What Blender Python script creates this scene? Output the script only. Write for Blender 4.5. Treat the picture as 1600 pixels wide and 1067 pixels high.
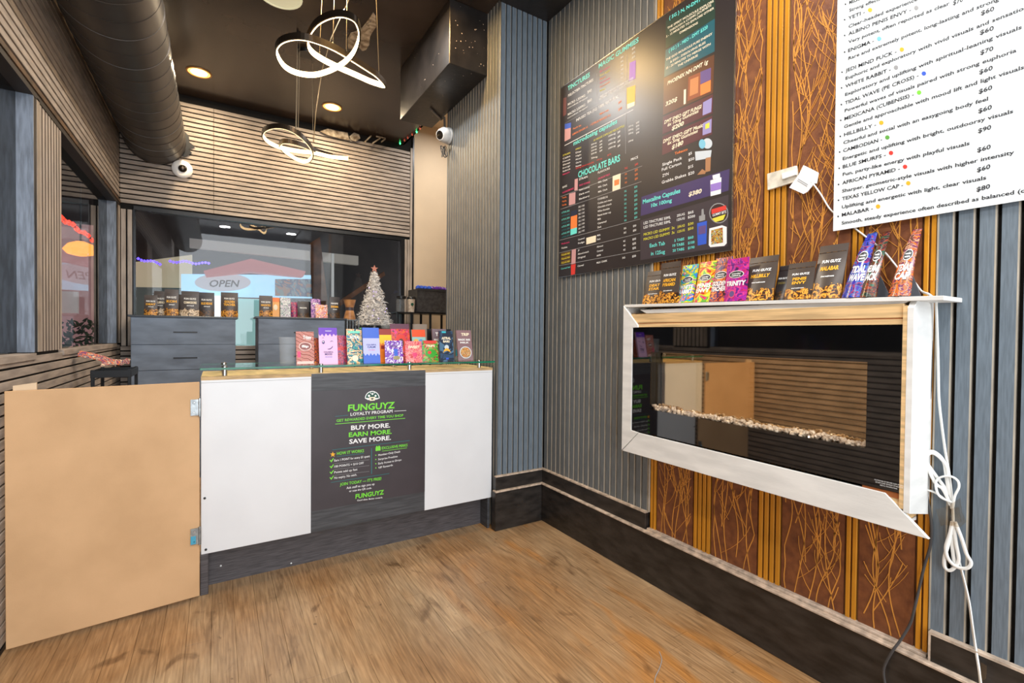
import bpy, bmesh, math, random
from mathutils import Vector, Matrix
random.seed(7)
PI = math.pi
SC = bpy.context.scene
COL = SC.collection
for o in list(bpy.data.objects): bpy.data.objects.remove(o)

# ------------------------------------------------------------------ camera
CAM = Vector((-2.038, -2.829, 1.35)); FPX = 741.0
def cam_axes(yaw, pitch, roll):
    f = Vector((math.sin(yaw)*math.cos(pitch), math.cos(yaw)*math.cos(pitch), math.sin(pitch)))
    r = Vector((math.cos(yaw), -math.sin(yaw), 0)); u = r.cross(f)
    c, s = math.cos(roll), math.sin(roll)
    return c*r+s*u, -s*r+c*u, f
CR, CU, CF = cam_axes(.5562, -.0148, .0096)
cd = bpy.data.cameras.new('camera'); cam = bpy.data.objects.new('camera', cd); COL.objects.link(cam)
cd.sensor_width = 36; cd.lens = FPX/1600*36; cd.clip_start = .02; cd.clip_end = 200
cam.matrix_world = Matrix(((CR.x, CU.x, -CF.x, CAM.x), (CR.y, CU.y, -CF.y, CAM.y), (CR.z, CU.z, -CF.z, CAM.z), (0, 0, 0, 1)))
SC.camera = cam
def at(px, py, **k):
    """the point where the sight line of a photo pixel meets a real plane of the room"""
    (ax, v), = k.items(); i = 'XYZ'.index(ax)
    d = CF+(px-800)/FPX*CR-(py-533.5)/FPX*CU
    return CAM+d*((v-CAM[i])/d[i])

# ------------------------------------------------------------------ light
SC.view_settings.view_transform = 'Standard'; SC.view_settings.look = 'None'
SC.view_settings.gamma = 1; SC.view_settings.use_curve_mapping = False
SC.view_settings.exposure = 0.36
w = bpy.data.worlds.new('world'); SC.world = w; w.use_nodes = True
w.node_tree.nodes['Background'].inputs[0].default_value = (.80, .88, 1, 1)
w.node_tree.nodes['Background'].inputs[1].default_value = .9
def area(name, loc, rot, size, power, col, sy=None, spread=PI):
    l = bpy.data.lights.new(name, 'AREA'); l.energy = power; l.color = col
    l.shape = 'RECTANGLE' if sy else 'DISK'; l.size = size
    if sy: l.size_y = sy
    l.spread = spread
    o = bpy.data.objects.new(name, l); COL.objects.link(o); o.location = loc; o.rotation_euler = rot
    return o
WARM = (1, .79, .52); NEUT = (1, .98, .96); COOL = (.90, .95, 1)
area('rear_fill', (-1.40, -4.25, 1.85), (math.radians(90), 0, 0), 2.7, 90, COOL, 3.4)  # broad cool fill added behind the camera, no shopfront there
for x, y in ((-1.9, -2.2), (-.75, -1.9), (-1.9, -3.4), (-.6, -3.4)):
    area('downlight_or_fill', (x, y, 3.60), (0, 0, 0), .20, 20, NEUT)
area('downlight_or_fill', (-2.176, 2.255, 3.635), (0, 0, 0), .09, 17, WARM)
area('downlight_or_fill', (-1.045, 2.283, 3.635), (0, 0, 0), .09, 17, WARM)
area('downlight_or_fill', (-.99, .03, 3.60), (0, 0, 0), .22, 18, (1, .66, .28))
area('downlight_or_fill', (-1.25, .55, 3.60), (0, 0, 0), .20, 26, NEUT)  # neutral fill added out of view to brighten the tree and chests
area('downlight_or_fill', (.35, 2.0, 3.85), (0, 0, 0), .3, 14, NEUT)

# ------------------------------------------------------------------ materials
def lin(c):
    return tuple(((v/255)/12.92 if v/255 <= .04045 else ((v/255+.055)/1.055)**2.4) for v in c)+(1,)
MATS = {}
def mat(name, rgb, rough=.5, metal=0, var=.0, vscale=8, stretch=(1, 1, 1), bump=0, bscale=60, rgb2=None, spec=.5,
        emit=None, estr=0, obj_rand=0, coat=0, alpha=None):
    if name in MATS: return MATS[name]
    m = bpy.data.materials.new(name); m.use_nodes = True; MATS[name] = m
    nt = m.node_tree; b = nt.nodes['Principled BSDF']; N = nt.nodes.new; L = nt.links.new
    b.inputs['Base Color'].default_value = lin(rgb); b.inputs['Roughness'].default_value = rough
    b.inputs['Metallic'].default_value = metal; b.inputs['Specular IOR Level'].default_value = spec
    if coat: b.inputs['Coat Weight'].default_value = coat
    if emit: b.inputs['Emission Color'].default_value = lin(emit); b.inputs['Emission Strength'].default_value = estr
    if var or rgb2 or bump or obj_rand:
        g = N('ShaderNodeNewGeometry'); mp = N('ShaderNodeMapping'); mp.inputs['Scale'].default_value = stretch
        L(g.outputs['Position'], mp.inputs[0])
        n = N('ShaderNodeTexNoise'); n.inputs['Scale'].default_value = vscale; n.inputs['Detail'].default_value = 5
        L(mp.outputs[0], n.inputs[0])
        c2 = rgb2 if rgb2 else tuple(max(0, v*(1-var)) for v in rgb)
        r = N('ShaderNodeValToRGB'); r.color_ramp.elements[0].position = .35; r.color_ramp.elements[1].position = .65
        r.color_ramp.elements[0].color = lin(c2); r.color_ramp.elements[1].color = lin(tuple(min(255, v*(1+var*.4)) for v in rgb))
        L(n.outputs[0], r.inputs[0]); out = r.outputs[0]
        if obj_rand:
            oi = N('ShaderNodeObjectInfo'); mr = N('ShaderNodeMapRange'); mr.inputs[3].default_value = 1-obj_rand; mr.inputs[4].default_value = 1+obj_rand
            L(oi.outputs['Random'], mr.inputs[0])
            h = N('ShaderNodeHueSaturation'); L(mr.outputs[0], h.inputs['Value']); L(out, h.inputs['Color']); out = h.outputs[0]
        L(out, b.inputs['Base Color'])
        if bump:
            n2 = N('ShaderNodeTexNoise'); n2.inputs['Scale'].default_value = bscale; n2.inputs['Detail'].default_value = 4
            L(mp.outputs[0], n2.inputs[0]); bp = N('ShaderNodeBump'); bp.inputs['Strength'].default_value = bump; bp.inputs['Distance'].default_value = .004
            L(n2.outputs[0], bp.inputs['Height']); L(bp.outputs[0], b.inputs['Normal'])
    return m
def glass(name, tint=(1, 1, 1), ior=1.5, rough=0.0, base=.02):
    if name in MATS: return MATS[name]
    m = bpy.data.materials.new(name); m.use_nodes = True; MATS[name] = m; nt = m.node_tree; nt.nodes.clear()
    N = nt.nodes.new; L = nt.links.new
    o = N('ShaderNodeOutputMaterial'); mx = N('ShaderNodeMixShader'); t = N('ShaderNodeBsdfTransparent'); g = N('ShaderNodeBsdfGlossy')
    fr = N('ShaderNodeFresnel'); fr.inputs[0].default_value = ior; t.inputs[0].default_value = (*tint, 1); g.inputs['Roughness'].default_value = rough
    ad = N('ShaderNodeMath'); ad.operation = 'ADD'; ad.inputs[1].default_value = base; L(fr.outputs[0], ad.inputs[0])
    # no reflection on faces turned away
    gm = N('ShaderNodeNewGeometry'); sb_ = N('ShaderNodeMath'); sb_.operation = 'SUBTRACT'; sb_.inputs[0].default_value = 1; L(gm.outputs['Backfacing'], sb_.inputs[1])
    mu = N('ShaderNodeMath'); mu.operation = 'MULTIPLY'; L(ad.outputs[0], mu.inputs[0]); L(sb_.outputs[0], mu.inputs[1])
    L(mu.outputs[0], mx.inputs[0]); L(t.outputs[0], mx.inputs[1]); L(g.outputs[0], mx.inputs[2]); L(mx.outputs[0], o.inputs[0])
    return m
def emis(name, rgb, s):
    if name in MATS: return MATS[name]
    m = bpy.data.materials.new(name); m.use_nodes = True; MATS[name] = m; nt = m.node_tree
    b = nt.nodes['Principled BSDF']; b.inputs['Base Color'].default_value = lin(rgb)
    b.inputs['Emission Color'].default_value = lin(rgb); b.inputs['Emission Strength'].default_value = s
    return m
def swirl(name, cols, scale=14, dist=3, rough=.3, seed=0.0, mush=False, detail=2.0, stripes=False):
    """printed film: bands of ink from distorted noise, on the pack's own coordinates"""
    if name in MATS: return MATS[name]
    m = bpy.data.materials.new(name); m.use_nodes = True; MATS[name] = m
    nt = m.node_tree; b = nt.nodes['Principled BSDF']; N = nt.nodes.new; L = nt.links.new
    b.inputs['Roughness'].default_value = rough
    tc = N('ShaderNodeTexCoord'); mp = N('ShaderNodeMapping'); mp.inputs['Location'].default_value = (seed, seed*.7, seed*1.3)
    L(tc.outputs['Object'], mp.inputs[0])
    if stripes:
        n = N('ShaderNodeTexWave'); n.inputs['Scale'].default_value = scale; n.inputs['Distortion'].default_value = dist; n.inputs['Detail'].default_value = detail
        mp.inputs['Rotation'].default_value = (0, 1.2, 0)
    else:
        n = N('ShaderNodeTexNoise'); n.inputs['Scale'].default_value = scale; n.inputs['Detail'].default_value = detail
        n.inputs['Distortion'].default_value = dist
    L(mp.outputs[0], n.inputs[0])
    r = N('ShaderNodeValToRGB'); r.color_ramp.interpolation = 'CONSTANT'
    k = len(cols)
    for i, c in enumerate(cols):
        p = (i/k) if stripes else (0 if i == 0 else .30+.40*i/k)
        e = r.color_ramp.elements[i] if i < 2 else r.color_ramp.elements.new(p)
        e.position = p; e.color = lin(c)
    L(n.outputs[1] if False else n.outputs[0], r.inputs[0]); out = r.outputs[0]
    if mush:      # art only on the foot of the pack, plain film above
        sx = N('ShaderNodeSeparateXYZ'); L(tc.outputs['Generated'], sx.inputs[0])
        n3 = N('ShaderNodeTexNoise'); n3.inputs['Scale'].default_value = 30; L(tc.outputs['Object'], n3.inputs[0])
        a = N('ShaderNodeMath'); a.operation = 'MULTIPLY_ADD'; a.inputs[1].default_value = .30; L(n3.outputs[0], a.inputs[0]); L(sx.outputs[2], a.inputs[2])
        lt = N('ShaderNodeMath'); lt.operation = 'LESS_THAN'; lt.inputs[1].default_value = .42; L(a.outputs[0], lt.inputs[0])
        mx = N('ShaderNodeMix'); mx.data_type = 'RGBA'; mx.inputs[6].default_value = lin(mush); L(lt.outputs[0], mx.inputs[0]); L(out, mx.inputs[7]); out = mx.outputs[2]
    L(out, b.inputs['Base Color'])
    return m

# greige slats, grey slats
M_greige = mat('greige_wood', (170, 156, 143), .55, var=.14, vscale=6, stretch=(1, 1, 6), bump=.15, bscale=40, obj_rand=.05)
M_greige_v = mat('greige_wood_upright', (176, 163, 150), .55, var=.12, vscale=6, stretch=(6, 6, 1), bump=.12, bscale=40)
M_felt = mat('black_felt', (22, 20, 19), .95, var=.3, vscale=60)
M_grey = mat('grey_wood', (106, 118, 128), .5, var=.10, vscale=14, stretch=(14, 14, 1), bump=.1, bscale=60, obj_rand=.04)
M_greyd = mat('grey_wood_dull', (98, 102, 104), .5, var=.10, vscale=14, stretch=(14, 14, 1), obj_rand=.03)
M_mdfedge = mat('slat_edge', (176, 166, 150), .7, var=.1)
M_ceil = mat('black_gloss_paint', (62, 51, 43), .22, var=.25, vscale=1.6, bump=.12, bscale=5)
M_blackp = mat('black_paint', (40, 36, 34), .35, var=.35, vscale=5, bump=.25, bscale=30)
M_base = mat('dark_baseboard', (44, 40, 37), .38, var=.4, vscale=9, stretch=(1, 1, 3), bump=.2, bscale=30)
M_bare = mat('bare_edge', (196, 176, 156), .7, var=.2, vscale=30)
M_white = mat('white_laminate', (228, 229, 230), .32, var=.02, vscale=3)
M_whitew = mat('white_board_paint', (226, 225, 221), .5, var=.05, vscale=5, stretch=(1, 1, 5), bump=.08, bscale=40)
M_dkwood = mat('charcoal_laminate', (72, 73, 76), .45, var=.22, vscale=7, stretch=(1, 1, 14), bump=.1, bscale=30)
M_toek = mat('toe_kick_laminate', (84, 80, 82), .45, var=.25, vscale=7, stretch=(1.5, 1, 22), bump=.1)
M_pine = mat('pale_pine', (222, 186, 134), .6, var=.14, vscale=5, stretch=(3, 1, 18), bump=.06)
M_mdf = mat('mdf_board', (208, 168, 124), .65, var=.06, vscale=4, rgb2=(200, 160, 116), bump=.05, bscale=160)
M_metal = mat('brushed_metal', (190, 190, 188), .25, 1)
M_steel = mat('galvanised_steel', (170, 176, 178), .35, .9, var=.2, vscale=40)
M_chest = mat('slate_chest', (120, 134, 152), .5, var=.14, vscale=4, stretch=(1, 1, 3))
M_black = mat('black_satin', (24, 24, 25), .35)
M_blackm = mat('black_metal', (38, 42, 46), .4, .3)
M_cream = mat('cream_paint', (224, 202, 172), .7, var=.03, vscale=2)
M_brown = mat('tan_leather', (126, 74, 40), .5, rgb2=(100, 54, 30), vscale=26, bump=.25, bscale=130)
M_gold = mat('gold_strip', (205, 138, 36), .35, .15, var=.10, vscale=3, stretch=(1, 1, 1))
M_goldb = mat('gold_relief', (216, 148, 66), .4, .1, var=.1)
M_groove = mat('stripe_ground', (118, 82, 46), .5, var=.1)
M_duct = mat('dark_duct_metal', (74, 69, 65), .42, .2, var=.12, vscale=3)
M_cordw = mat('white_cord_plastic', (236, 236, 232), .35)
M_cordb = mat('dark_grey_cord', (62, 60, 60), .5)
M_tape = glass('clear_tape', (.93, .9, .86), 1.35, .15, .08)
M_plaster = mat('torn_plaster', (206, 190, 166), .9, rgb2=(120, 100, 78), vscale=22, bump=.6, bscale=30)
M_glassw = glass('window_glass', (.96, .97, .97), 1.55, 0, .02)
M_glasst = glass('table_glass', (.90, .97, .94), 1.5, 0, .05)
M_gedge = mat('glass_edge_green', (20, 116, 84), .1, var=.25, vscale=14)
M_fire = mat('fireplace_black_glass', (8, 8, 9), .03, spec=.9, coat=.6)
M_mirror = mat('smoked_mirror', (214, 192, 158), .03, 1)
def plastic(name):
    m = bpy.data.materials.new(name); m.use_nodes = True; nt = m.node_tree; b = nt.nodes['Principled BSDF']; b.inputs['Base Color'].default_value = (.8, .84, .86, 1); b.inputs['Roughness'].default_value = .12
    t = nt.nodes.new('ShaderNodeBsdfTransparent'); mx = nt.nodes.new('ShaderNodeMixShader'); mx.inputs[0].default_value = .07
    nt.links.new(t.outputs[0], mx.inputs[1]); nt.links.new(b.outputs[0], mx.inputs[2]); nt.links.new(mx.outputs[0], nt.nodes['Material Output'].inputs[0]); return m
M_cup = plastic('clear_plastic')
M_led = emis('led_strip', (255, 216, 158), 9)
M_ledd = emis('led_strip_dim', (255, 218, 160), 2.2)
M_bronze = mat('bronze_band', (120, 96, 66), .3, .8)
M_bronzed = mat('dark_bronze_band', (58, 48, 38), .35, .7)
M_lens = emis('downlight_lens_halo', (255, 184, 92), 2.2)  # orange ring around the core also imitates the glare halo
M_lensoff = mat('lamp_lens_off_glow', (226, 226, 200), .3, emit=(226, 226, 190), estr=.25)  # slight emission brightens the unlit lens and its ring
M_cam = mat('camera_white', (232, 230, 226), .3)
M_wire = mat('wire_metal', (200, 184, 156), .3, .8)

# ------------------------------------------------------------------ mesh building
class MB:
    def __init__(s): s.v = []; s.f = []; s.mi = []
    def add(s, vs, fs, mi=0):
        k = len(s.v); s.v += [tuple(v) for v in vs]; s.f += [tuple(i+k for i in f) for f in fs]; s.mi += [mi]*len(fs)
    def box(s, x0, x1, y0, y1, z0, z1, mi=0):
        s.add([(x, y, z) for z in (z0, z1) for y in (y0, y1) for x in (x0, x1)],
              [(0, 2, 3, 1), (4, 5, 7, 6), (0, 1, 5, 4), (2, 6, 7, 3), (0, 4, 6, 2), (1, 3, 7, 5)], mi); return s
    def prism(s, pts, off, mi=0):
        """closed polygon extruded by a vector"""
        n = len(pts); a = [Vector(p) for p in pts]; o = Vector(off)
        s.add(a+[p+o for p in a], [tuple(range(n-1, -1, -1)), tuple(range(n, 2*n))]+[(i, (i+1) % n, n+(i+1) % n, n+i) for i in range(n)], mi); return s
    def tube(s, pts, r, n=8, closed=False, flat=None, mi=0, cap=True):
        pts = [Vector(p) for p in pts]; m = len(pts); up = None; base = len(s.v)
        for i, p in enumerate(pts):
            if closed: t = pts[(i+1) % m]-pts[i-1]
            else: t = pts[min(i+1, m-1)]-pts[max(i-1, 0)]
            if t.length < 1e-9: t = Vector((0, 0, 1))
            t.normalize()
            if up is None: up = Vector((0, 0, 1)) if abs(t.z) < .9 else Vector((1, 0, 0))
            a = t.cross(up)
            if a.length < 1e-6: a = t.orthogonal()
            a.normalize(); b = a.cross(t).normalized(); up = b
            rr = r[i] if isinstance(r, (list, tuple)) else r
            ra, rb = (rr, rr) if not flat else (rr*flat[0], rr*flat[1])
            for k in range(n):
                q = 2*PI*k/n+PI/n; s.v.append(tuple(p+a*math.cos(q)*ra+b*math.sin(q)*rb))
        for i in range(m if closed else m-1):
            j = (i+1) % m
            for k in range(n):
                l = (k+1) % n
                s.f.append((base+i*n+k, base+i*n+l, base+j*n+l, base+j*n+k)); s.mi.append(mi)
        if cap and not closed:
            s.f.append(tuple(base+k for k in range(n-1, -1, -1))); s.f.append(tuple(base+(m-1)*n+k for k in range(n))); s.mi += [mi, mi]
        return s
    def lathe(s, prof, c, n=24, axis=Vector((0, 0, 1)), mi=0):
        """profile (radius, height) turned about an axis through c"""
        axis = Vector(axis).normalized(); a = axis.orthogonal().normalized(); b = axis.cross(a); c = Vector(c); base = len(s.v)
        for r, h in prof:
            for k in range(n):
                q = 2*PI*k/n; s.v.append(tuple(c+axis*h+a*r*math.cos(q)+b*r*math.sin(q)))
        for i in range(len(prof)-1):
            for k in range(n):
                l = (k+1) % n; s.f.append((base+i*n+k, base+i*n+l, base+(i+1)*n+l, base+(i+1)*n+k)); s.mi.append(mi)
        s.f.append(tuple(base+k for k in range(n-1, -1, -1))); s.f.append(tuple(base+(len(prof)-1)*n+k for k in range(n))); s.mi += [mi, mi]
        return s
    def build(s, name, mats, parent=None, bevel=0, smooth=False, kind=None, seg=1):
        xs = [Vector(v) for v in s.v]
        lo = Vector([min(v[i] for v in xs) for i in range(3)]); hi = Vector([max(v[i] for v in xs) for i in range(3)])
        c = (lo+hi)/2
        if parent is None: c.z = lo.z
        me = bpy.data.meshes.new(name); me.from_pydata([tuple(v-c) for v in xs], [], s.f)
        if not isinstance(mats, (list, tuple)): mats = [mats]
        for m in mats: me.materials.append(m)
        if len(mats) > 1: me.polygons.foreach_set('material_index', s.mi)
        bm = bmesh.new(); bm.from_mesh(me)
        bmesh.ops.recalc_face_normals(bm, faces=bm.faces)
        if bevel: bmesh.ops.bevel(bm, geom=list(bm.edges), offset=bevel, segments=seg, affect='EDGES', clamp_overlap=True)
        bm.to_mesh(me); bm.free()
        if smooth:
            me.polygons.foreach_set('use_smooth', [True]*len(me.polygons))
            try: me.set_sharp_from_angle(angle=math.radians(40))
            except Exception: pass
        o = bpy.data.objects.new(name, me); COL.objects.link(o); o.location = c
        if parent is not None: attach(o, parent)
        if kind: o['kind'] = kind
        return o
def worldloc(o):
    p = o.location.copy()
    while o.parent: o = o.parent; p += o.location
    return p
def attach(o, parent):
    o.parent = parent; o.location = o.location-worldloc(parent)
def tag(o, label, cat, group=None):
    o['label'] = label; o['category'] = cat
    if group: o['group'] = group
    return o
def thing(name, label, cat, loc, group=None):
    o = bpy.data.objects.new(name, None); COL.objects.link(o); o.location = loc; o.empty_display_size = .05
    return tag(o, label, cat, group)
def struct(o): o['kind'] = 'structure'; return o
def copyat(o, delta, parent):
    c = o.copy(); COL.objects.link(c); c.parent = parent; c.location = o.location+Vector(delta); return c

# ------------------------------------------------------------------ lettering
def text_mesh(s, bold=.0):
    cu = bpy.data.curves.new('t', 'FONT'); cu.body = s; cu.size = 1; cu.resolution_u = 2; cu.offset = bold
    ob = bpy.data.objects.new('t', cu); me = bpy.data.meshes.new_from_object(ob)
    v = [tuple(x.co[:2]) for x in me.vertices]; f = [tuple(p.vertices) for p in me.polygons]
    bpy.data.objects.remove(ob); bpy.data.curves.remove(cu); bpy.data.meshes.remove(me)
    return v, f
def serifs(v, f):
    """slab ends on the upright strokes"""
    from collections import Counter
    cnt = Counter()
    for p in f:
        for i in range(len(p)): cnt[tuple(sorted((p[i], p[(i+1) % len(p)])))] += 1
    ys = [y for _, y in v]; out_v = list(v); out_f = list(f)
    if not ys: return v, f
    for (a, b), n in cnt.items():
        if n != 1: continue
        (xa, ya), (xb, yb) = v[a], v[b]
        L = abs(xa-xb)
        if abs(ya-yb) < .004 and .04 < L < .16 and (abs(ya) < .03 or abs(ya-.53) < .03 or abs(ya-.72) < .05):
            lo, hi = min(xa, xb)-.038, max(xa, xb)+.038
            y0, y1 = (ya, ya+.035) if abs(ya) < .03 else (ya-.035, ya)
            k = len(out_v); out_v += [(lo, y0), (hi, y0), (hi, y1), (lo, y1)]; out_f.append((k, k+1, k+2, k+3))
    return out_v, out_f
class Sign:
    """lettering and flat print on one plane: X=c (reads towards -Y) or Y=c (reads towards +X)"""
    def __init__(s, parent, ax, c):
        s.parent, s.ax, s.c = parent, ax, c; s.layers = {}
    def P(s, px, py, off=0): return at(px, py, **{s.ax: s.c-off})
    def mb(s, m): return s.layers.setdefault(m.name, (m, MB()))[1]
    def text(s, st, a, b, cap, m, bold=.012, serif=False, off=.0012, slant=0):
        P0, P1 = s.P(*a, off), s.P(*b, off)
        h = (s.P(a[0], a[1]-cap, off)-P0).z
        v, f = text_mesh(st, bold*.55)
        if not v: return
        if serif: v, f = serifs(v, f)
        x0 = min(x for x, y in v); x1 = max(x for x, y in v); L = (P1-P0).length; k = L/(x1-x0)
        d = (P1-P0)/L; ky = h/.72
        s.mb(m).add([P0+d*((x-x0)*k)+Vector((0, 0, y*ky))+d*(slant*y*ky) for x, y in v], f)
    def poly(s, pts, m, off=.0007):
        s.mb(m).add([s.P(x, y, off) for x, y in pts], [tuple(range(len(pts)))])
    def quad(s, x0, y0, x1, y1, m, off=.0007, sl=0, sr=None):
        """box given by px corners, sl: slope (dy/dx) of its edges"""
        d = (x1-x0)*sl
        s.poly([(x0, y0), (x1, y0+d), (x1, y1+d), (x0, y1)], m, off)
    def disc(s, x, y, rx, ry, m, off=.0009, n=18):
        s.poly([(x+rx*math.cos(2*PI*k/n), y+ry*math.sin(2*PI*k/n)) for k in range(n)], m, off)
    def finish(s, names=None):
        for k, (m, mb) in s.layers.items():
            if mb.v: mb.build((names or {}).get(k, 'lettering'), m, s.parent, kind='stuff')
def ink(name, rgb, rough=.45): return mat('ink_'+name, rgb, rough)
I_white = ink('white', (238, 238, 236)); I_cyan = ink('cyan', (110, 224, 214)); I_black = ink('black', (40, 40, 46)); I_green = ink('green', (122, 222, 58))
I_yellow = ink('yellow', (222, 214, 70)); I_orange = ink('orange', (240, 130, 60)); I_pink = ink('pink', (226, 70, 120)); I_red = ink('red', (214, 60, 50))
I_grey = ink('grey', (150, 150, 150)); I_gold = ink('gold', (240, 176, 40)); I_teal = ink('teal', (40, 120, 124)); I_blue = ink('blue', (50, 90, 200)); I_purple = ink('purple', (98, 76, 130))
I_cream = ink('cream', (244, 230, 200)); I_dgreen = ink('dark_green', (20, 80, 62))
# ------------------------------------------------------------------ room shell
HC = 3.65
fl = struct(MB().box(-2.95, 1.2, -5.6, 2.95, -.08, -.012).build('floor', mat('subfloor', (60, 44, 30), .8)))
# floor boards, laid in strips that run away from the camera
def floor_mat():
    m = bpy.data.materials.new('worn_floorboard'); m.use_nodes = True; nt = m.node_tree; b = nt.nodes['Principled BSDF']; N = nt.nodes.new; L = nt.links.new
    g = N('ShaderNodeNewGeometry'); oi = N('ShaderNodeObjectInfo')
    def noise(sc, st, det=6, dist=0):
        mp = N('ShaderNodeMapping'); mp.inputs['Scale'].default_value = st; L(g.outputs['Position'], mp.inputs[0])
        n = N('ShaderNodeTexNoise'); n.inputs['Scale'].default_value = sc; n.inputs['Detail'].default_value = det; n.inputs['Distortion'].default_value = dist; L(mp.outputs[0], n.inputs[0]); return n.outputs[0]
    def ramp(src, a, b_, ca, cb):
        r = N('ShaderNodeValToRGB'); r.color_ramp.elements[0].position = a; r.color_ramp.elements[1].position = b_
        r.color_ramp.elements[0].color = lin(ca); r.color_ramp.elements[1].color = lin(cb); L(src, r.inputs[0]); return r.outputs[0]
    def mix(f, a, b_, mode='MIX'):
        mx = N('ShaderNodeMix'); mx.data_type = 'RGBA'; mx.blend_type = mode
        if isinstance(f, float): mx.inputs[0].default_value = f
        else: L(f, mx.inputs[0])
        L(a, mx.inputs[6]); L(b_, mx.inputs[7]); return mx.outputs[2]
    grain = ramp(noise(9, (7, .8, 1), 8), .3, .7, (146, 110, 74), (202, 162, 116))
    patch = ramp(noise(1.3, (1.6, .7, 1), 6, .6), .38, .62, (168, 124, 78), (202, 176, 140))
    c = mix(.55, grain, patch)
    orange = ramp(noise(2.2, (2.6, .7, 1), 7, .5), .54, .66, (0, 0, 0), (255, 255, 255))
    rgbo = N('ShaderNodeRGB'); rgbo.outputs[0].default_value = lin((190, 132, 70))
    sx = N('ShaderNodeSeparateXYZ'); L(g.outputs['Position'], sx.inputs[0])
    mr = N('ShaderNodeMapRange'); mr.inputs[1].default_value = -1.7; mr.inputs[2].default_value = -.4; L(sx.outputs[0], mr.inputs[0])   # bare varnish survives by the right wall
    mm = N('ShaderNodeMath'); mm.operation = 'MULTIPLY'; L(orange, mm.inputs[0]); L(mr.outputs[0], mm.inputs[1])
    c = mix(mm.outputs[0], c, rgbo.outputs[0])
    dirt = ramp(noise(4.5, (2.2, .9, 1), 9, .8), .60, .72, (255, 255, 255), (150, 134, 116)); c = mix(.7, c, dirt, 'MULTIPLY')
    spots = ramp(noise(24, (1, .8, 1), 3), .70, .76, (255, 255, 255), (96, 80, 64)); c = mix(.55, c, spots, 'MULTIPLY')
    fine = ramp(noise(120, (1, .05, 1), 6), .35, .65, (196, 190, 182), (255, 255, 255)); c = mix(.8, c, fine, 'MULTIPLY')
    mr2 = N('ShaderNodeMapRange'); mr2.inputs[3].default_value = .76; mr2.inputs[4].default_value = .94; L(oi.outputs['Random'], mr2.inputs[0])
    h = N('ShaderNodeHueSaturation'); L(mr2.outputs[0], h.inputs['Value']); L(c, h.inputs['Color']); L(h.outputs[0], b.inputs['Base Color'])
    b.inputs['Roughness'].default_value = .42
    bp = N('ShaderNodeBump'); bp.inputs['Strength'].default_value = .25; bp.inputs['Distance'].default_value = .003; L(noise(40, (4, .5, 1), 5), bp.inputs['Height']); L(bp.outputs[0], b.inputs['Normal'])
    return m
M_floor = floor_mat()
pw = .0925; x = -2.80; protos = {}
while x < .0:
    wdt = min(pw, .0-x)
    y = -3.7+random.uniform(-.5, .3)
    while y < 2.79:
        ln = random.choice((.7, 1.0, 1.3, 1.6, 1.9)) if y < .2 else 2.7
        y1 = min(y+ln, 2.79)
        if y1-y < .25: break
        key = (round(y1-y, 3), round(wdt, 3))
        cx, cy, cz = x+wdt/2, (y+y1)/2, -.006+random.uniform(-.0005, .0004)
        if key not in protos:
            o = MB().box(x+.0004, x+wdt-.0004, y+.0005, y1-.0005, -.012, 0).build('plank', M_floor, fl, bevel=.0005); protos[key] = (o, (cx, cy, -.006))
        else:
            po, pc = protos[key]; copyat(po, (cx-pc[0], cy-pc[1], cz+.006), fl)
        y = y1
    x += pw
# ceiling
struct(MB().box(-2.95, -.1, -5.6, 2.95, HC, HC+.1).build('ceiling', M_ceil))
bpy.data.objects['ceiling']['kind'] = 'structure'
cl = bpy.data.objects['ceiling']
MB().box(-.1, 0.0, -5.6, 0.0, HC, HC+.1).build('ceiling_edge', M_ceil, cl)
MB().box(-.39, 1.2, 0.0, .895, HC, HC+.1).build('ceiling_edge', M_ceil, cl)
MB().box(-.1, 1.2, .895, 2.95, HC+.30, HC+.4).build('ceiling_recess', M_cream, cl)
MB().box(-.12, -.1, .895, 2.95, HC+.0, HC+.3).build('ceiling_step', M_blackp, cl)
MB().box(-.1, 1.2, .86, .895, HC, HC+.3).build('ceiling_step', M_blackp, cl)
def patch(px, z, name='plaster_patch', th=.006):
    pts = [at(a, b, Z=z) for a, b in px]; MB().prism(pts, (0, 0, th)).build(name, M_plaster, cl)
patch([(543, 62), (548, 52), (556, 50), (560, 46), (566, 44), (572, 36), (579, 27), (583, 20), (587, 26), (588, 42), (582, 50), (578, 58), (577, 70), (572, 78), (566, 80), (561, 74), (552, 78), (544, 76)], HC-.008)
patch([(566, 46), (574, 38), (580, 34), (576, 44), (568, 54)], HC-.018, 'plaster_flake')
patch([(546, 60), (551, 54), (556, 60), (553, 72), (548, 70)], HC-.018, 'plaster_flake')
# hanging torn strip over the slat wall
for q in ([(500, 205), (512, 201), (530, 205), (543, 207), (546, 219), (530, 216), (512, 211)], [(546, 213), (553, 207), (561, 210), (563, 216), (556, 221), (549, 219)]):
    pts = [at(a, b, Y=2.76) for a, b in q]; MB().prism(pts, (0, .01, 0)).build('plaster_patch', M_plaster, cl)
for a, b in (((570, 222), (580, 212)), ((582, 224), (594, 216)), ((588, 213), (602, 216)), ((596, 222), (602, 217))):
    MB().tube([at(*a, Y=2.7), at(*b, Y=2.72)], .008, 5).build('torn_lath', M_plaster, cl)
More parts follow.
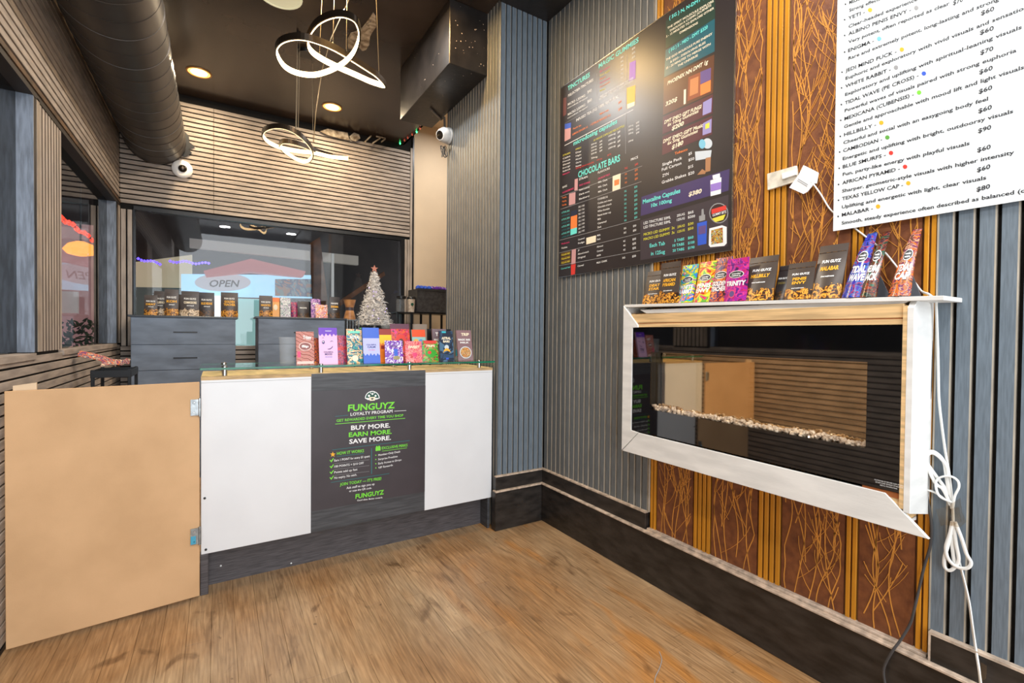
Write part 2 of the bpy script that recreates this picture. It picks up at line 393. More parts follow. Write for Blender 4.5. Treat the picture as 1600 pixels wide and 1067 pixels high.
# ---- left wall
WX = -2.8; GX = -2.857
wl = struct(MB().box(WX-.15, WX-.018, -5.6, 2.8, -.012, 1.205).box(WX-.15, WX-.018, -5.6, 2.8, 2.52, HC).box(WX-.15, WX-.018, .40, .88, 1.205, 2.52)
            .box(WX-.15, WX-.018, 2.6, 2.8, 1.205, 2.52).box(WX-.15, WX-.018, -5.6, -2.2, 1.205, 2.52).build('wall_left', M_felt))
def hslats(parent, y0, y1, z0, z1, pitch, face, m=M_greige, th=.018, x=WX, n=None):
    z = z1; first = None
    while z-face > z0-.001:
        if first is None: first = MB().box(x-th, x, y0, y1, z-face, z).build('slat', m, parent, bevel=.001); zf = z
        else: copyat(first, (0, 0, z-zf), parent)
        z -= pitch
hslats(wl, -3.6, 2.80, 0.02, 1.222, .0482, .037)
hslats(wl, -3.6, 2.80, 2.545, 3.16, .0458, .034)
# column of upright slats between the two windows
first = None
for i in range(8):
    y = .475+i*.051
    if first is None: first = MB().box(WX-.018, WX, y+.004, y+.040, 1.24, 2.50).box(WX-.018, WX+.0, y, y+.004, 1.24, 2.50, 1).build('slat', [M_greige_v, mat('slat_side_dark', (70, 54, 42), .8)], wl)
    else: copyat(first, (0, i*.051, 0), wl)
MB().box(WX-.01, WX+.004, .425, .47, 1.24, 2.5).build('post_trim', mat('greige_trim', (156, 142, 126), .5, var=.1), wl, bevel=.001)
MB().box(WX-.018, WX+.002, .385, .425, 1.24, 2.5).build('post_trim', M_black, wl)
MB().box(GX-.002, WX+.002, .375, .385, 1.24, 2.5).build('jamb_board', mat('blue_grey_jamb', (128, 138, 152), .5, var=.18, vscale=9, stretch=(9, 9, 1), bump=.15), wl)
MB().box(GX-.002, WX+.002, 2.59, 2.60, 1.24, 2.5).build('jamb_board', MATS['blue_grey_jamb'], wl)
MB().box(WX-.01, WX+.004, 2.61, 2.66, 1.24, 2.5).build('post_trim', M_black, wl)
MB().box(WX-.012, WX+.002, 2.66, 2.72, 1.24, 2.5).build('post_trim', mat('brown_trim', (110, 88, 64), .5), wl)
MB().box(WX-.012, WX+.004, 2.72, 2.79, 1.24, 2.5).build('post_trim', M_greige_v, wl)
MB().box(GX-.01, WX+.008, -2.2, .385, 1.205, 1.236).build('sill_board', M_greige, wl, bevel=.001)
MB().box(GX-.01, WX+.008, .88, 2.6, 1.205, 1.236).build('sill_board', M_greige, wl, bevel=.001)
MB().box(GX, WX+.004, -2.2, 2.78, 2.49, 2.52).build('header_board', mat('header_dark', (44, 36, 30), .6), wl)
MB().box(WX-.018, WX+.010, -2.2, 2.78, 2.52, 2.545).build('header_trim', mat('brown_header', (92, 66, 42), .5, var=.4, vscale=12), wl)
rw = MB().box(WX-.02, WX+.016, -3.6, 2.78, 3.165, 3.30).build('rough_rail', mat('stripped_rail', (216, 196, 160), .75, rgb2=(112, 78, 44), vscale=7, bump=.4, bscale=30), wl)
MB().box(WX-.02, WX-.008, -5.6, 2.8, 3.30, HC).build('upper_panel', M_blackp, wl)
struct(MB().box(GX-.006, GX, -2.2, .385, 1.236, 2.49).build('window_1', M_glassw))
struct(MB().box(GX-.006, GX, .88, 2.6, 1.236, 2.49).build('window_2', M_glassw))
# ---- window wall
WY = 2.8
ww = struct(MB().box(-2.95, 0.02, WY+.018, WY+.14, -.012, 1.205).box(-2.95, 0.02, WY+.018, WY+.14, 2.505, HC+.3).box(-2.95, -2.70, WY+.018, WY+.14, 1.205, 2.505)
            .box(-.10, 0.02, WY+.018, WY+.14, 1.205, 2.505).build('wall_back', M_felt))
def bslats(x0, x1, z0, z1, pitch, face):
    z = z1; first = None
    while z-face > z0-.001:
        if first is None: first = MB().box(x0, x1, WY, WY+.018, z-face, z).build('slat', M_greige, ww, bevel=.001); zf = z
        else: copyat(first, (0, 0, z-zf), ww)
        z -= pitch
bslats(-2.798, -2.07, 2.53, 3.572, .0457, .0335); bslats(-2.067, -.032, 2.53, 3.572, .0457, .0335)
bslats(-2.798, -.10, 0.02, 1.205, .0482, .036)
for x0 in (-2.792, -2.745): MB().box(x0, x0+.034, WY, WY+.018, 1.21, 2.475).build('slat', M_greige_v, ww, bevel=.001)
for x0 in (-.092, -.058): MB().box(x0, x0+.026, WY, WY+.018, 1.21, 2.50).build('slat', M_greige_v, ww, bevel=.001)
MB().box(-.028, -.002, WY-.006, WY+.018, 1.21, 3.62).build('slat', M_greige_v, ww, bevel=.001)
MB().box(0.0, .018, WY-.008, WY+.02, 0, 3.75).build('end_strip', M_black, ww)
MB().box(-2.70, -.10, WY-.004, WY+.05, 2.48, 2.515).build('head_strip', M_black, ww)
MB().box(-.14, -.10, WY-.002, WY+.05, 1.21, 2.48).build('frame_post', M_black, ww)
MB().box(-2.705, -2.695, WY-.002, WY+.05, 1.21, 2.48).build('frame_post', M_black, ww)
struct(MB().box(-2.70, -.10, WY+.05, WY+.056, 1.205, 2.505).build('window_3', M_glassw))
# ---- cream recess and the slatted pier
struct(MB().box(.018, 1.2, WY, WY+.14, -.012, HC+.3).build('wall_cream', M_cream))
struct(MB().box(1.1, 1.24, .895, WY, -.012, HC+.3).build('wall_recess', M_cream))
struct(MB().box(0.0, 1.1, .895, WY, -.012, -.0).build('floor_recess', mat('recess_floor', (150, 116, 76), .5, var=.2)))
pier = struct(MB().box(-.372, 1.2, .018, .88, -.012, HC+.0).build('wall_pier', M_felt))
def slat_edge(parent, pts_box, name='slat', m=M_grey): return MB().box(*pts_box).build(name, m, parent, bevel=.0008)
def vslat(parent, box, edge, m):
    """upright slat: laminate face, raw edge facing the viewer's side as a thin second material"""
    b = MB().box(*box, 0); b.box(*edge, 1); return b.build('slat', [m, M_mdfedge], parent)
first = None
for i in range(9):       # return face, looks at the camera
    x0 = -.388+i*.0435
    if first is None: first = vslat(pier, (x0, x0+.031, .0, .018, .372, HC), (x0+.031, x0+.0335, .0005, .018, .372, HC), M_grey); f0 = x0
    else: copyat(first, (x0-f0, 0, 0), pier)
first = None
for i in range(20):      # side face of the pier
    y0 = .012+i*.0443
    if first is None: first = vslat(pier, (-.39, -.372, y0+.004, y0+.032, .0, HC), (-.3895, -.372, y0, y0+.004, .0, HC), M_greyd); f0 = y0
    else: copyat(first, (0, y0-f0, 0), pier)
MB().box(-.3915, -.385, .0, .008, .372, HC).build('corner_strip', M_greyd, pier)
# ---- right wall
wr = struct(MB().box(.018, .2, -5.6, .018, -.012, HC).build('wall_right', M_felt))
def rslats(ya, yb, z0, z1, pitch=.050, m=M_grey):
    first = None; i = 0
    while True:
        y1 = ya-i*pitch; y0 = y1-.035
        if y0 < yb: break
        if first is None: first = vslat(wr, (.0, .018, y0, y1, z0, z1), (.0005, .018, y0-.0035, y0, z0, z1), m)
        else: copyat(first, (0, -i*pitch, 0), wr)
        i += 1
rslats(-.012, -1.012, .372, HC, .0498, M_greyd)
rslats(-2.232, -4.2, .372, HC, .0500, M_grey)
MB().box(-.006, .018, -1.0135, -1.008, .372, HC).build('panel_edge', M_mdfedge, wr)
MB().box(-.002, .018, -2.2335, -2.229, .28, HC).build('panel_edge', M_mdfedge, wr)
def branches(y0, y1, z0, z1, seed):
    rnd = random.Random(seed); mb = MB(); X = .0035
    def walk(y, z, ang, ln, r, depth):
        pts = [(X, y, z)]; n = max(4, int(ln/.03)); a = ang; k = rnd.uniform(8, 16); ph = rnd.uniform(0, 6); am = rnd.uniform(.10, .28)
        for i in range(n):
            a = ang*(1-.75*i/n)+am*math.sin(ph+k*i*.03)
            y += math.sin(a)*ln/n; z += math.cos(a)*ln/n
            if z > z1-.01: break
            if not (y0+.003 < y < y1-.003):
                if depth: break
                y = min(max(y, y0+.004), y1-.004); ang = -ang*.6; am = -am
            pts.append((X, y, z))
            if depth < 2 and rnd.random() < (.24 if depth == 0 else .15):
                walk(y, z, rnd.choice((-1, 1))*rnd.uniform(.45, .8), rnd.uniform(.10, .24)*(1 if depth == 0 else .6), r*.85, depth+1)
        if len(pts) > 2: mb.tube(pts, r, 4, flat=(1, .55), cap=False)
    W = y1-y0; k = max(4, int(W/.034)); z = z0-.25
    while z < z1-.05:
        for i in range(k):
            zz = max(z0+.004, z+rnd.uniform(0, .3)); walk(y0+W*(i+.5)/k+rnd.uniform(-.014, .014), zz, rnd.uniform(-.25, .25), rnd.uniform(.40, .75), .0025, 0)
        z += .38
    for _ in range(int(W*(z1-z0)*45)):
        walk(rnd.uniform(y0+.01, y1-.01), rnd.uniform(z0, z1-.2), rnd.choice((-1, 1))*rnd.uniform(.3, .6), rnd.uniform(.06, .14), .0017, 2)
    return mb
Z0, Z1 = .285, HC
MB().box(.010, .018, -2.229, -1.0135, Z0, Z1).build('panel_ground', M_groove, wr)
for i, (a, b) in enumerate(((-1.295, -1.058), (-1.631, -1.394), (-1.976, -1.732), (-2.191, -2.017))):
    p = MB().box(.004, .010, a+.004, b-.004, Z0, Z1).build('branch_panel', M_brown, wr)
    branches(a+.012, b-.012, Z0, Z1, 11+i).build('branch_relief', M_goldb, p)
for a, b, n in ((-1.058, -1.0145, 2), (-1.394, -1.295, 4), (-1.732, -1.631, 4), (-2.017, -1.976, 2), (-2.229, -2.191, 2)):
    for k in range(n):
        q = (b-a)/n; MB().box(.0, .010, a+k*q+q*.16, a+k*q+q*.84, Z0, Z1).build('gold_strip', M_gold, wr, bevel=.0012)
# ---- baseboards
bb = struct(MB().box(-.035, .018, -5.6, .018, -.0, .266).build('baseboard_right', M_base, bevel=.003))
MB().box(-.044, .0, -5.6, .01, .266, .276).build('cap_strip', M_bare, bb, bevel=.002)
MB().box(-.022, .018, -1.004, .01, .276, .366).build('upper_board', M_base, bb, bevel=.002)
MB().box(-.024, .0, -1.004, .01, .366, .374).build('top_edge', M_bare, bb)
MB().box(-.022, .018, -5.6, -2.236, .276, .366).build('upper_board', M_base, bb, bevel=.002)
MB().box(-.024, .0, -5.6, -2.236, .366, .374).build('top_edge', M_bare, bb)
MB().box(-.023, .0, -2.242, -2.236, .276, .37).build('end_edge', M_bare, bb)
MB().box(-.018, .012, -2.229, -1.01, .276, .287).build('bead_strip', M_bare, bb, bevel=.002)
b2 = struct(MB().box(-.422, -.035, -.036, .018, .0, .266).build('baseboard_pier', M_base, bevel=.003))
MB().box(-.425, -.044, -.045, .0, .266, .276).build('cap_strip', M_bare, b2, bevel=.002)
MB().box(-.412, -.022, -.022, .018, .276, .366).build('upper_board', M_base, b2, bevel=.002)
MB().box(-.412, -.022, -.024, .0, .366, .374).build('top_edge', M_bare, b2)
# ---- black box hung below the ceiling, against the pier
bx = struct(MB().box(-.686, -.391, .195, 1.225, 3.206, HC).build('ceiling_bulkhead', M_blackp, bevel=.004))
struct(MB().box(-.44, 0, -5.6, -.1, HC-.035, HC).box(-.40, 0.0, -.1, .0, HC-.03, HC).build('trim_1', M_blackp))
MB().tube([at(673, 171, Z=3.195), Vector((-.40, 1.0, 3.195)), Vector((-.40, .93, 3.19)), Vector((-.40, .91, 3.03))], .009, 8).build('conduit', mat('conduit', (120, 112, 104), .4, .5), bx)
chp = MB(); rnd = random.Random(8)
for _ in range(46):
    f = rnd.random()
    if f < .45: c = Vector((rnd.uniform(-.67, -.41), .1935, rnd.uniform(3.22, 3.62))); ax_ = (0, -1, 0)
    elif f < .8: c = Vector((rnd.uniform(-.67, -.41), rnd.uniform(.22, 1.1), 3.2045)); ax_ = (0, 0, -1)
    else: c = Vector((-.6875, rnd.uniform(.2, 1.1), rnd.uniform(3.22, 3.6))); ax_ = (-1, 0, 0)
    r = rnd.uniform(.0015, .0045); chp.lathe([(r, 0), (r*.6, .001)], c, 5, axis=ax_)
o = chp.build('paint_chips', M_bare, bx); o['kind'] = 'stuff'
# plain walls behind the camera
struct(MB().box(-2.95, .2, -5.72, -5.66, -.012, .9).build('wall_front', M_felt))
# ------------------------------------------------------------------ outside the windows
cg = struct(MB().box(-7, 4, 2.96, 9, -.1, -.02).build('floor_outside', mat('paving', (120, 116, 110), .6, var=.2)))
M_eb = lambda n, c, e=0: mat(n, c, .7, var=.08, emit=c if e else None, estr=e)
# plaza outside the back window; emission on its surfaces stands in for lighting
eb = struct(MB().box(-7, 4, 8.2, 8.3, -.1, 5.2).box(-7, 4, 2.96, 8.3, 4.6, 4.7).build('wall_outside_back', mat('dark_soffit', (70, 60, 54), .7, var=.3, vscale=.8)))
def ext(name, px, Y, m, label, cat, th=.12, **k):
    pts = [at(a, b, Y=Y) for a, b in px]; o = MB().prism(pts, (0, th, 0)).build(name, m); tag(o, label, cat); return o
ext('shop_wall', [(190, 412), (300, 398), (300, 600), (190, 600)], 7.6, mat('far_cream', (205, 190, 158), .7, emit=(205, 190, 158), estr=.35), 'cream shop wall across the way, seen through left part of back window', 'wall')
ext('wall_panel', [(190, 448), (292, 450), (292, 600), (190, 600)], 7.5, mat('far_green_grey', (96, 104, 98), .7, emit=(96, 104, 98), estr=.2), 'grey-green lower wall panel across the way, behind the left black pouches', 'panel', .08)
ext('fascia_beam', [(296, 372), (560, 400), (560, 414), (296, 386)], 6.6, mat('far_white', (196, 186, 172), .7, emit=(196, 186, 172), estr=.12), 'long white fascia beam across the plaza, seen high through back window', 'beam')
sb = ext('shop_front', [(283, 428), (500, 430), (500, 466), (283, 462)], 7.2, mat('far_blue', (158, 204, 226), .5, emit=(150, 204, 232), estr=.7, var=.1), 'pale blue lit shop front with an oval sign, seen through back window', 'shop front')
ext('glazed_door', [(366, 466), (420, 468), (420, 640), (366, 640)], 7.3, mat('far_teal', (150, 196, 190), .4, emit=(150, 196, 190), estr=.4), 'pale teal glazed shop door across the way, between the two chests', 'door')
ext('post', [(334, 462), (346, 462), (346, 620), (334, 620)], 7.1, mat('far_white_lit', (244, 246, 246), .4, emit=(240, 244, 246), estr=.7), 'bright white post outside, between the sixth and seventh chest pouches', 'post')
aw = thing('awning', 'red peaked awning above the pale blue shop front outside', 'awning', at(395, 425, Y=6.7))
for q in ([(318, 423), (392, 404), (392, 424), (322, 431)], [(392, 404), (478, 424), (474, 432), (392, 424)]):
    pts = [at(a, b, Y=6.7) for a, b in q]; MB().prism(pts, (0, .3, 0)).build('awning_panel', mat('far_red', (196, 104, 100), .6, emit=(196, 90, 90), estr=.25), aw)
sg = thing('open_sign', 'oval grey shop sign reading OPEN, outside the back window', 'sign', at(348, 452, Y=7.0))
S = Sign(sg, 'Y', 7.0)
pts = [at(348+44*math.cos(a*PI/14), 441+14*math.sin(a*PI/14), Y=7.02) for a in range(28)]
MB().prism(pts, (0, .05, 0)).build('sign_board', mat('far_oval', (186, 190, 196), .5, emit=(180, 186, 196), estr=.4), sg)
S.text('OPEN', (326, 448), (372, 448), 11, I_black, .03, slant=.2); S.finish()
tag(MB().prism([at(a, b, Y=6.9) for a, b in ((430, 436), (502, 436), (502, 464), (430, 462))], (0, .04, 0)).build('mural_panel', swirl('far_mural', [(206, 168, 150), (140, 178, 190), (90, 110, 150), (210, 150, 110), (170, 190, 180)], 2.5, 2, .6)), 'faded multicoloured mural panel outside, above the second chest', 'mural')
tag(MB().prism([at(a, b, Y=5.5) for a, b in ((518, 396), (522, 396), (522, 466), (518, 466))], (0, .03, 0)).build('upright_pole', mat('far_pole', (200, 200, 196), .5, emit=(200, 200, 196), estr=.3)), 'thin white upright pole outside, left of the tinsel tree', 'pole')
for q, lb in (([(484, 380), (500, 370), (512, 470), (506, 560), (494, 560)], 'brown slanting timber outside, above the second chest'), ([(530, 470), (600, 424), (602, 430), (532, 478)], 'thin slanting timber brace outside, behind the tinsel tree')):
    tag(MB().prism([at(a, b, Y=6.0) for a, b in q], (0, .06, 0)).build('timber_brace', mat('far_timber', (128, 82, 52), .7, var=.3, vscale=4)), lb, 'timber')
for i, (x0, y0, x1, y1, lb) in enumerate(((216, 404, 250, 412, 'blue string lights outside, at the left end of back window'), (266, 408, 326, 412, 'blue string lights outside, above the pale blue shop front'))):
    t = thing('string_lights', lb, 'string lights', at(x0, y0, Y=6.0)); n = 8 if i == 0 else 13
    pts = [at(x0+(x1-x0)*k/(n-1), y0+(y1-y0)*k/(n-1)+1.5*math.sin(k), Y=6.0) for k in range(n)]
    MB().tube(pts, .006, 4).build('cable', M_black, t)
    for p in pts: MB().lathe([(.004, -.02), (.022, 0), (.004, .02)], p, 6).build('bulb', emis('blue_bulb', (90, 70, 255), 3), t)
# street side
struct(MB().box(-6.6, -6.5, -5, 9, -.1, 5).box(-6.6, -2.96, -5, 9, 4.6, 4.7).build('wall_outside_left', mat('street_dark', (84, 80, 80), .7, var=.3, vscale=.8)))
tag(MB().tube([at(126, 400, X=-3.4)+Vector((0, 0, .17)), (at(126, 400, X=-3.4).x, at(126, 400, X=-3.4).y, 4.6)], .01, 6).build('hanging_cable', M_black), 'dark cable carrying the orange lamp outside the left window', 'cable')
struct(MB().box(-6.5, -2.96, -5, 2.96, -.1, -.02).build('floor_outside_left', MATS['paving']))
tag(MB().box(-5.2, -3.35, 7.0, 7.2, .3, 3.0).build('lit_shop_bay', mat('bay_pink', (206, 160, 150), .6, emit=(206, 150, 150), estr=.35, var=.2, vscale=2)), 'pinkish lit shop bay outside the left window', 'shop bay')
lg = tag(MB().lathe([(.04, 0), (.12, .02), (.16, .07), (.11, .14), (.04, .17)], at(126, 400, X=-3.4), 16).build('orange_lamp', emis('orange_glow', (255, 160, 70), 1.8)), 'glowing orange lamp outside, seen in the narrow left window', 'lamp')
tag(MB().box(-3.75, -3.2, 4.1, 4.6, -.02, 1.0).build('planter_box', mat('planter_rust', (150, 84, 54), .7, var=.2)), 'rust-brown planter box outside the left window', 'planter')
fb = MB(); rnd = random.Random(3)
for _ in range(260):
    c = Vector((rnd.uniform(-3.75, -3.2), rnd.uniform(4.1, 4.6), rnd.uniform(1.02, 1.45))); a = Vector((rnd.uniform(-1, 1), rnd.uniform(-1, 1), rnd.uniform(-.2, 1))).normalized()*.07; b = a.orthogonal().normalized()*.02
    fb.add([c-b, c+a*.5-b, c+a, c+b], [(0, 1, 2, 3)])
o = tag(fb.build('shrub_foliage', mat('shrub_green', (60, 84, 50), .6, var=.3)), 'dark green shrub in the planter outside left window', 'shrub'); o['kind'] = 'stuff'
t = thing('string_lights', 'red string lights sagging outside the narrow left window', 'string lights', at(100, 342, X=-3.4))
pts = [at(96+6*k, 340+4.2*k+2*math.sin(k*1.7), X=-3.4) for k in range(10)]
MB().tube(pts, .006, 4).build('cable', M_black, t)
for p in pts: MB().lathe([(.004, -.03), (.03, 0), (.004, .03)], p, 6).build('bulb', emis('red_bulb', (255, 60, 40), 3), t)

# ------------------------------------------------------------------ counter
ct = thing('sales_counter', 'white sales counter with charcoal centre panel and glass shelf on top', 'counter', (-1.26, .3, 0))
CY = .04
MB().box(-2.108, -1.586, CY, CY+.018, .212, 1.119).build('front_panel', M_white, ct, bevel=.0015)
MB().box(-.905, -.412, CY, CY+.018, .212, 1.119).build('front_panel', M_white, ct, bevel=.0015)
cpn = MB().box(-1.586, -.905, CY-.001, CY+.018, .214, 1.117).build('centre_panel', M_dkwood, ct, bevel=.001)
MB().box(-2.108, -1.586, CY-.0008, CY, 1.088, 1.090).build('seam_line', mat('seam', (170, 170, 170), .6), ct); MB().box(-.905, -.412, CY-.0008, CY, 1.088, 1.090).build('seam_line', MATS['seam'], ct)
MB().box(-2.108, -.412, CY, .46, 1.101, 1.119).build('worktop', M_pine, ct)
MB().box(-2.106, -2.088, CY+.018, .46, 0, 1.101).build('side_panel', M_dkwood, ct)
MB().box(-2.112, -2.076, CY+.002, CY+.05, 0, .212).build('end_post', M_toek, ct, bevel=.003)
MB().box(-.442, -.426, CY+.002, .46, 0, 1.101).build('side_panel', M_dkwood, ct)
MB().box(-2.088, -.442, .145, .163, 0, .215).build('toe_kick', M_toek, ct)
MB().box(-2.088, -.442, .40, .418, .08, 1.101).build('back_panel', M_pine, ct)
gt = MB().box(-2.112, -.395, CY+.002, .44, 1.1535, 1.1635).build('glass_shelf', M_glasst, ct)
MB().box(-2.113, -.394, CY, CY+.002, 1.1533, 1.1637).box(-2.1135, -2.1115, CY, .44, 1.1533, 1.1637).box(-2.112, -.395, .44, .442, 1.1533, 1.1637).build('glass_edge', M_gedge, gt)
for px in (351, 507, 640, 745, 0):
    pass
for X in (-2.005, -1.53, -1.00, -.50):
    for Y in (.075, .40):
        s_ = MB().lathe([(.013, 1.119), (.013, 1.153)], (X, Y, 0), 14); s_.lathe([(.0135, 1.1637), (.0135, 1.168), (.011, 1.171)], (X, Y, 0), 14); s_.build('standoff', M_metal, ct, smooth=True)
for X, Z in ((-2.100, .50), (-2.095, .235)):
    MB().lathe([(.006, 0), (.006, .003), (.003, .004)], (X+.008, CY, Z), 8, axis=(0, -1, 0)).build('screw', M_black, ct)
for px, py in ((345, 884), (455, 880)):
    MB().lathe([(.005, 0), (.003, .003)], at(px, py, Y=.145), 7, axis=(0, -1, 0)).build('filler_spot', I_white, ct)
# loyalty poster
ps = tag(MB().box(-1.5855, -.9055, CY-.0035, CY-.001, .336, 1.018).build('loyalty_poster', mat('poster_film', (62, 56, 60), .38, var=.08, vscale=5)), 'dark loyalty programme poster with green and white lettering on counter front', 'poster')
S = Sign(ps, 'Y', CY-.0035)
def q1(x, y): return (480+x/4.847, 580+y/4.847)
def T1(st, x0, y0, x1, y1, cap, m, b=.02, **k): S.text(st, q1(x0, y0), q1(x1, y1), cap/4.847, m, b, **k)
T1('FUNGUYZ', 308, 303, 662, 278, 50, I_green, .05, slant=.05)
T1('LOYALTY PROGRAM', 328, 338, 646, 312, 24, I_white, .03)
T1('GET REWARDED EVERY TIME YOU SHOP', 222, 384, 728, 342, 20, I_green, .03)
T1('BUY MORE.', 332, 445, 628, 424, 34, I_white, .05); T1('EARN MORE.', 315, 498, 640, 472, 34, I_green, .05); T1('SAVE MORE.', 318, 550, 634, 518, 34, I_white, .05)
T1('HOW IT WORKS', 225, 634, 430, 612, 23, I_green, .03); T1('EXCLUSIVE PERKS', 565, 592, 760, 568, 20, I_green, .03)
for st, x0, y0, x1, y1 in (('Earn 1 POINT for every $1 spent', 205, 684, 474, 650), ('100 POINTS = $10 OFF', 205, 730, 428, 702), ('Points add up fast', 205, 774, 380, 750), ('No expiry. No catch.', 205, 816, 376, 790)):
    T1(st, x0, y0, x1, y1, 17, I_white, .02)
    S.poly([q1(x0-36, y0-10), q1(x0-30, y0-14), q1(x0-24, y0-6), q1(x0-6, y0-28), q1(x0-4, y0-22), q1(x0-22, y0+6)], I_green)
for st, x0, y0, x1, y1 in (('Member-Only Deals', 538, 642, 704, 614), ('Surprise Freebies', 538, 674, 684, 650), ('Early Access to Drops', 538, 706, 714, 676), ('VIP Rewards', 538, 738, 648, 716)):
    T1(st, x0, y0, x1, y1, 15, I_white, .015); S.disc(*q1(x0-18, y0-6), .9, .9, I_green)
T1("JOIN TODAY \u2014 IT'S FREE!", 248, 868, 562, 822, 22, I_green, .03)
T1('Ask staff to sign you up', 298, 892, 510, 860, 17, I_white); T1('or scan the QR code', 318, 915, 486, 890, 15, I_white)
T1('FUNGUYZ', 365, 965, 580, 930, 34, I_green, .05, slant=.05); T1('Good vibes. Better rewards.', 378, 984, 572, 960, 12, I_white)
def ln(x0, y0, x1, y1, w, m): S.poly([q1(x0, y0-w), q1(x1, y1-w), q1(x1, y1+w), q1(x0, y0+w)], m)
ln(212, 342, 310, 333, 1.5, I_teal); ln(660, 302, 750, 297, 1.5, I_white); ln(212, 400, 742, 356, 2, I_green); ln(190, 596, 776, 524, 1.6, I_teal)
ln(180, 842, 622, 774, 1.6, I_teal); ln(566, 605, 756, 580, 1.5, I_green); ln(225, 646, 430, 622, 1.5, I_teal)
for y in (700, 744, 788): ln(205, y, 470, y-30, .9, I_grey)
S.poly([q1(485, 584), q1(490, 583), q1(490, 776), q1(485, 778)], I_teal)
c = q1(194, 630); S.poly([(c[0]+(4.6 if k % 2 == 0 else 1.9)*math.sin(k*PI/5), c[1]-(4.6 if k % 2 == 0 else 1.9)*math.cos(k*PI/5)) for k in range(10)], I_gold)
S.quad(*q1(518, 576), *q1(556, 604), I_green, sl=-.1); S.disc(*q1(528, 572), 1.4, 1.4, I_green); S.disc(*q1(545, 570), 1.4, 1.4, I_green)
# mushroom emblem
def dome(cx, cy, rx, ry, n=14): return [q1(cx+rx*math.cos(PI*k/n), cy-ry*math.sin(PI*k/n)) for k in range(n+1)]
S.poly(dome(493, 205, 56, 56)+[q1(460, 218), q1(526, 214)], I_white, .0006); S.poly(dome(493, 202, 49, 46), I_dgreen, .0010)
S.poly([q1(470, 196), q1(516, 194), q1(512, 222), q1(474, 224)], I_cream, .0013)
for x, y, r in ((468, 186, 9), (494, 172, 8), (518, 186, 8), (480, 166, 4), (508, 164, 4)): S.disc(*q1(x, y), r/4.847, r/4.847, I_white, .0013, 10)
S.poly([q1(482, 205), q1(504, 203), q1(498, 214), q1(488, 215)], I_black, .0018)
S.finish({'ink_grey': 'printed_rule', 'ink_teal': 'printed_rule', 'ink_dark_green': 'mushroom_emblem', 'ink_cream': 'mushroom_emblem'})
# ---- hinged MDF board across the gap
A = Vector((-2.113, .006, 0)); B = Vector((-2.783, -.071, 0)); n_ = Vector((-.1, .99, 0))*.016
gd = thing('hinged_board', 'tan MDF board hinged to the left end of the counter as a gate', 'gate', (A+B)/2)
MB().prism([A+Vector((0, 0, .02)), B+Vector((0, 0, .02)), B+Vector((0, 0, 1.095)), A+Vector((0, 0, 1.097))], n_).build('board', M_mdf, gd, bevel=.0015)
MB().prism([B+Vector((.09, .03, 1.04)), B+Vector((0.02, .02, 1.04)), B+Vector((0.02, .02, 1.115)), B+Vector((.09, .03, 1.125))], n_).build('rear_block', mat('pale_block', (216, 190, 156), .6), gd)
for Z in (.972, .327):
    h = MB(); h.box(-2.150, -2.117, -.0035, .002, Z-.040, Z+.040); h.tube([(-2.112, -.002, Z-.045), (-2.112, -.002, Z+.045)], .006, 8)
    hg = h.build('hinge', M_steel, gd)
    for dz in (-.025, .025): MB().lathe([(.004, 0), (.003, .002)], (-2.135, -.0035, Z+dz), 8, axis=(0, -1, 0)).build('screw', M_metal, hg)
MB().box(-2.150, -2.128, -.0055, -.0038, .29, .33).build('blue_tape', mat('blue_tape', (70, 160, 190), .3), gd)

# ------------------------------------------------------------------ chests of drawers
def chest(x0, x1, y0, ztop, label, seams, name='chest_of_drawers', top_over=.02):
    t = thing(name, label, 'chest of drawers', ((x0+x1)/2, y0+.2, 0), 'slate chests by the back window')
    MB().box(x0, x1, y0+.004, WY-.01, 0, ztop-.018).build('carcass', M_chest, t)
    MB().box(x0-top_over, x1+top_over, y0-.015, WY-.008, ztop-.018, ztop).build('top', mat('chest_top', (44, 48, 54), .3), t, bevel=.002)
    zs = seams+[.04]; z1 = ztop-.024
    for z in zs:
        d = MB().box(x0+.003, x1-.003, y0-.012, y0+.004, z+.004, z1).build('drawer', M_chest, t, bevel=.0015)
        c = (x0+x1)/2; zh = (z+z1)/2-.005
        MB().box(c-.09, c+.09, y0-.016, y0-.011, zh-.006, zh+.006).build('handle', M_black, d)
        z1 = z
    return t
chest(-2.675, -1.890, 2.4, 1.490, 'slate grey chest of drawers on the left, nearest the side window', [1.228, 1.000, .76, .52, .28])
chest(-1.700, -.885, 2.4, 1.503, 'slate grey chest of drawers on the right, beside the wire rack', [1.228, 1.000, .76, .52, .28])
# small cart by the left wall
ca = thing('utility_cart', 'small black metal cart beside the left wall behind the MDF board', 'cart', (-2.60, 1.2, 0))
x0, x1, y0, y1, zt = -2.715, -2.515, 1.10, 1.42, 1.10
for X in (x0, x1-.018):
    for Y in (y0, y1-.018): MB().box(X, X+.018, Y, Y+.018, .02, zt).build('leg', M_blackm, ca, bevel=.002)
for Z in (zt-.05, .62, .2):
    MB().box(x0+.004, x1-.004, y0+.002, y1-.002, Z, Z+.006).build('tray', M_blackm, ca)
    MB().box(x0, x1, y0-.002, y0+.004, Z, Z+.045).box(x0, x1, y1-.004, y1+.002, Z, Z+.045).box(x0-.002, x0+.004, y0, y1, Z, Z+.045).box(x1-.004, x1+.002, y0, y1, Z, Z+.045).build('tray_rim', M_blackm, ca, bevel=.001)

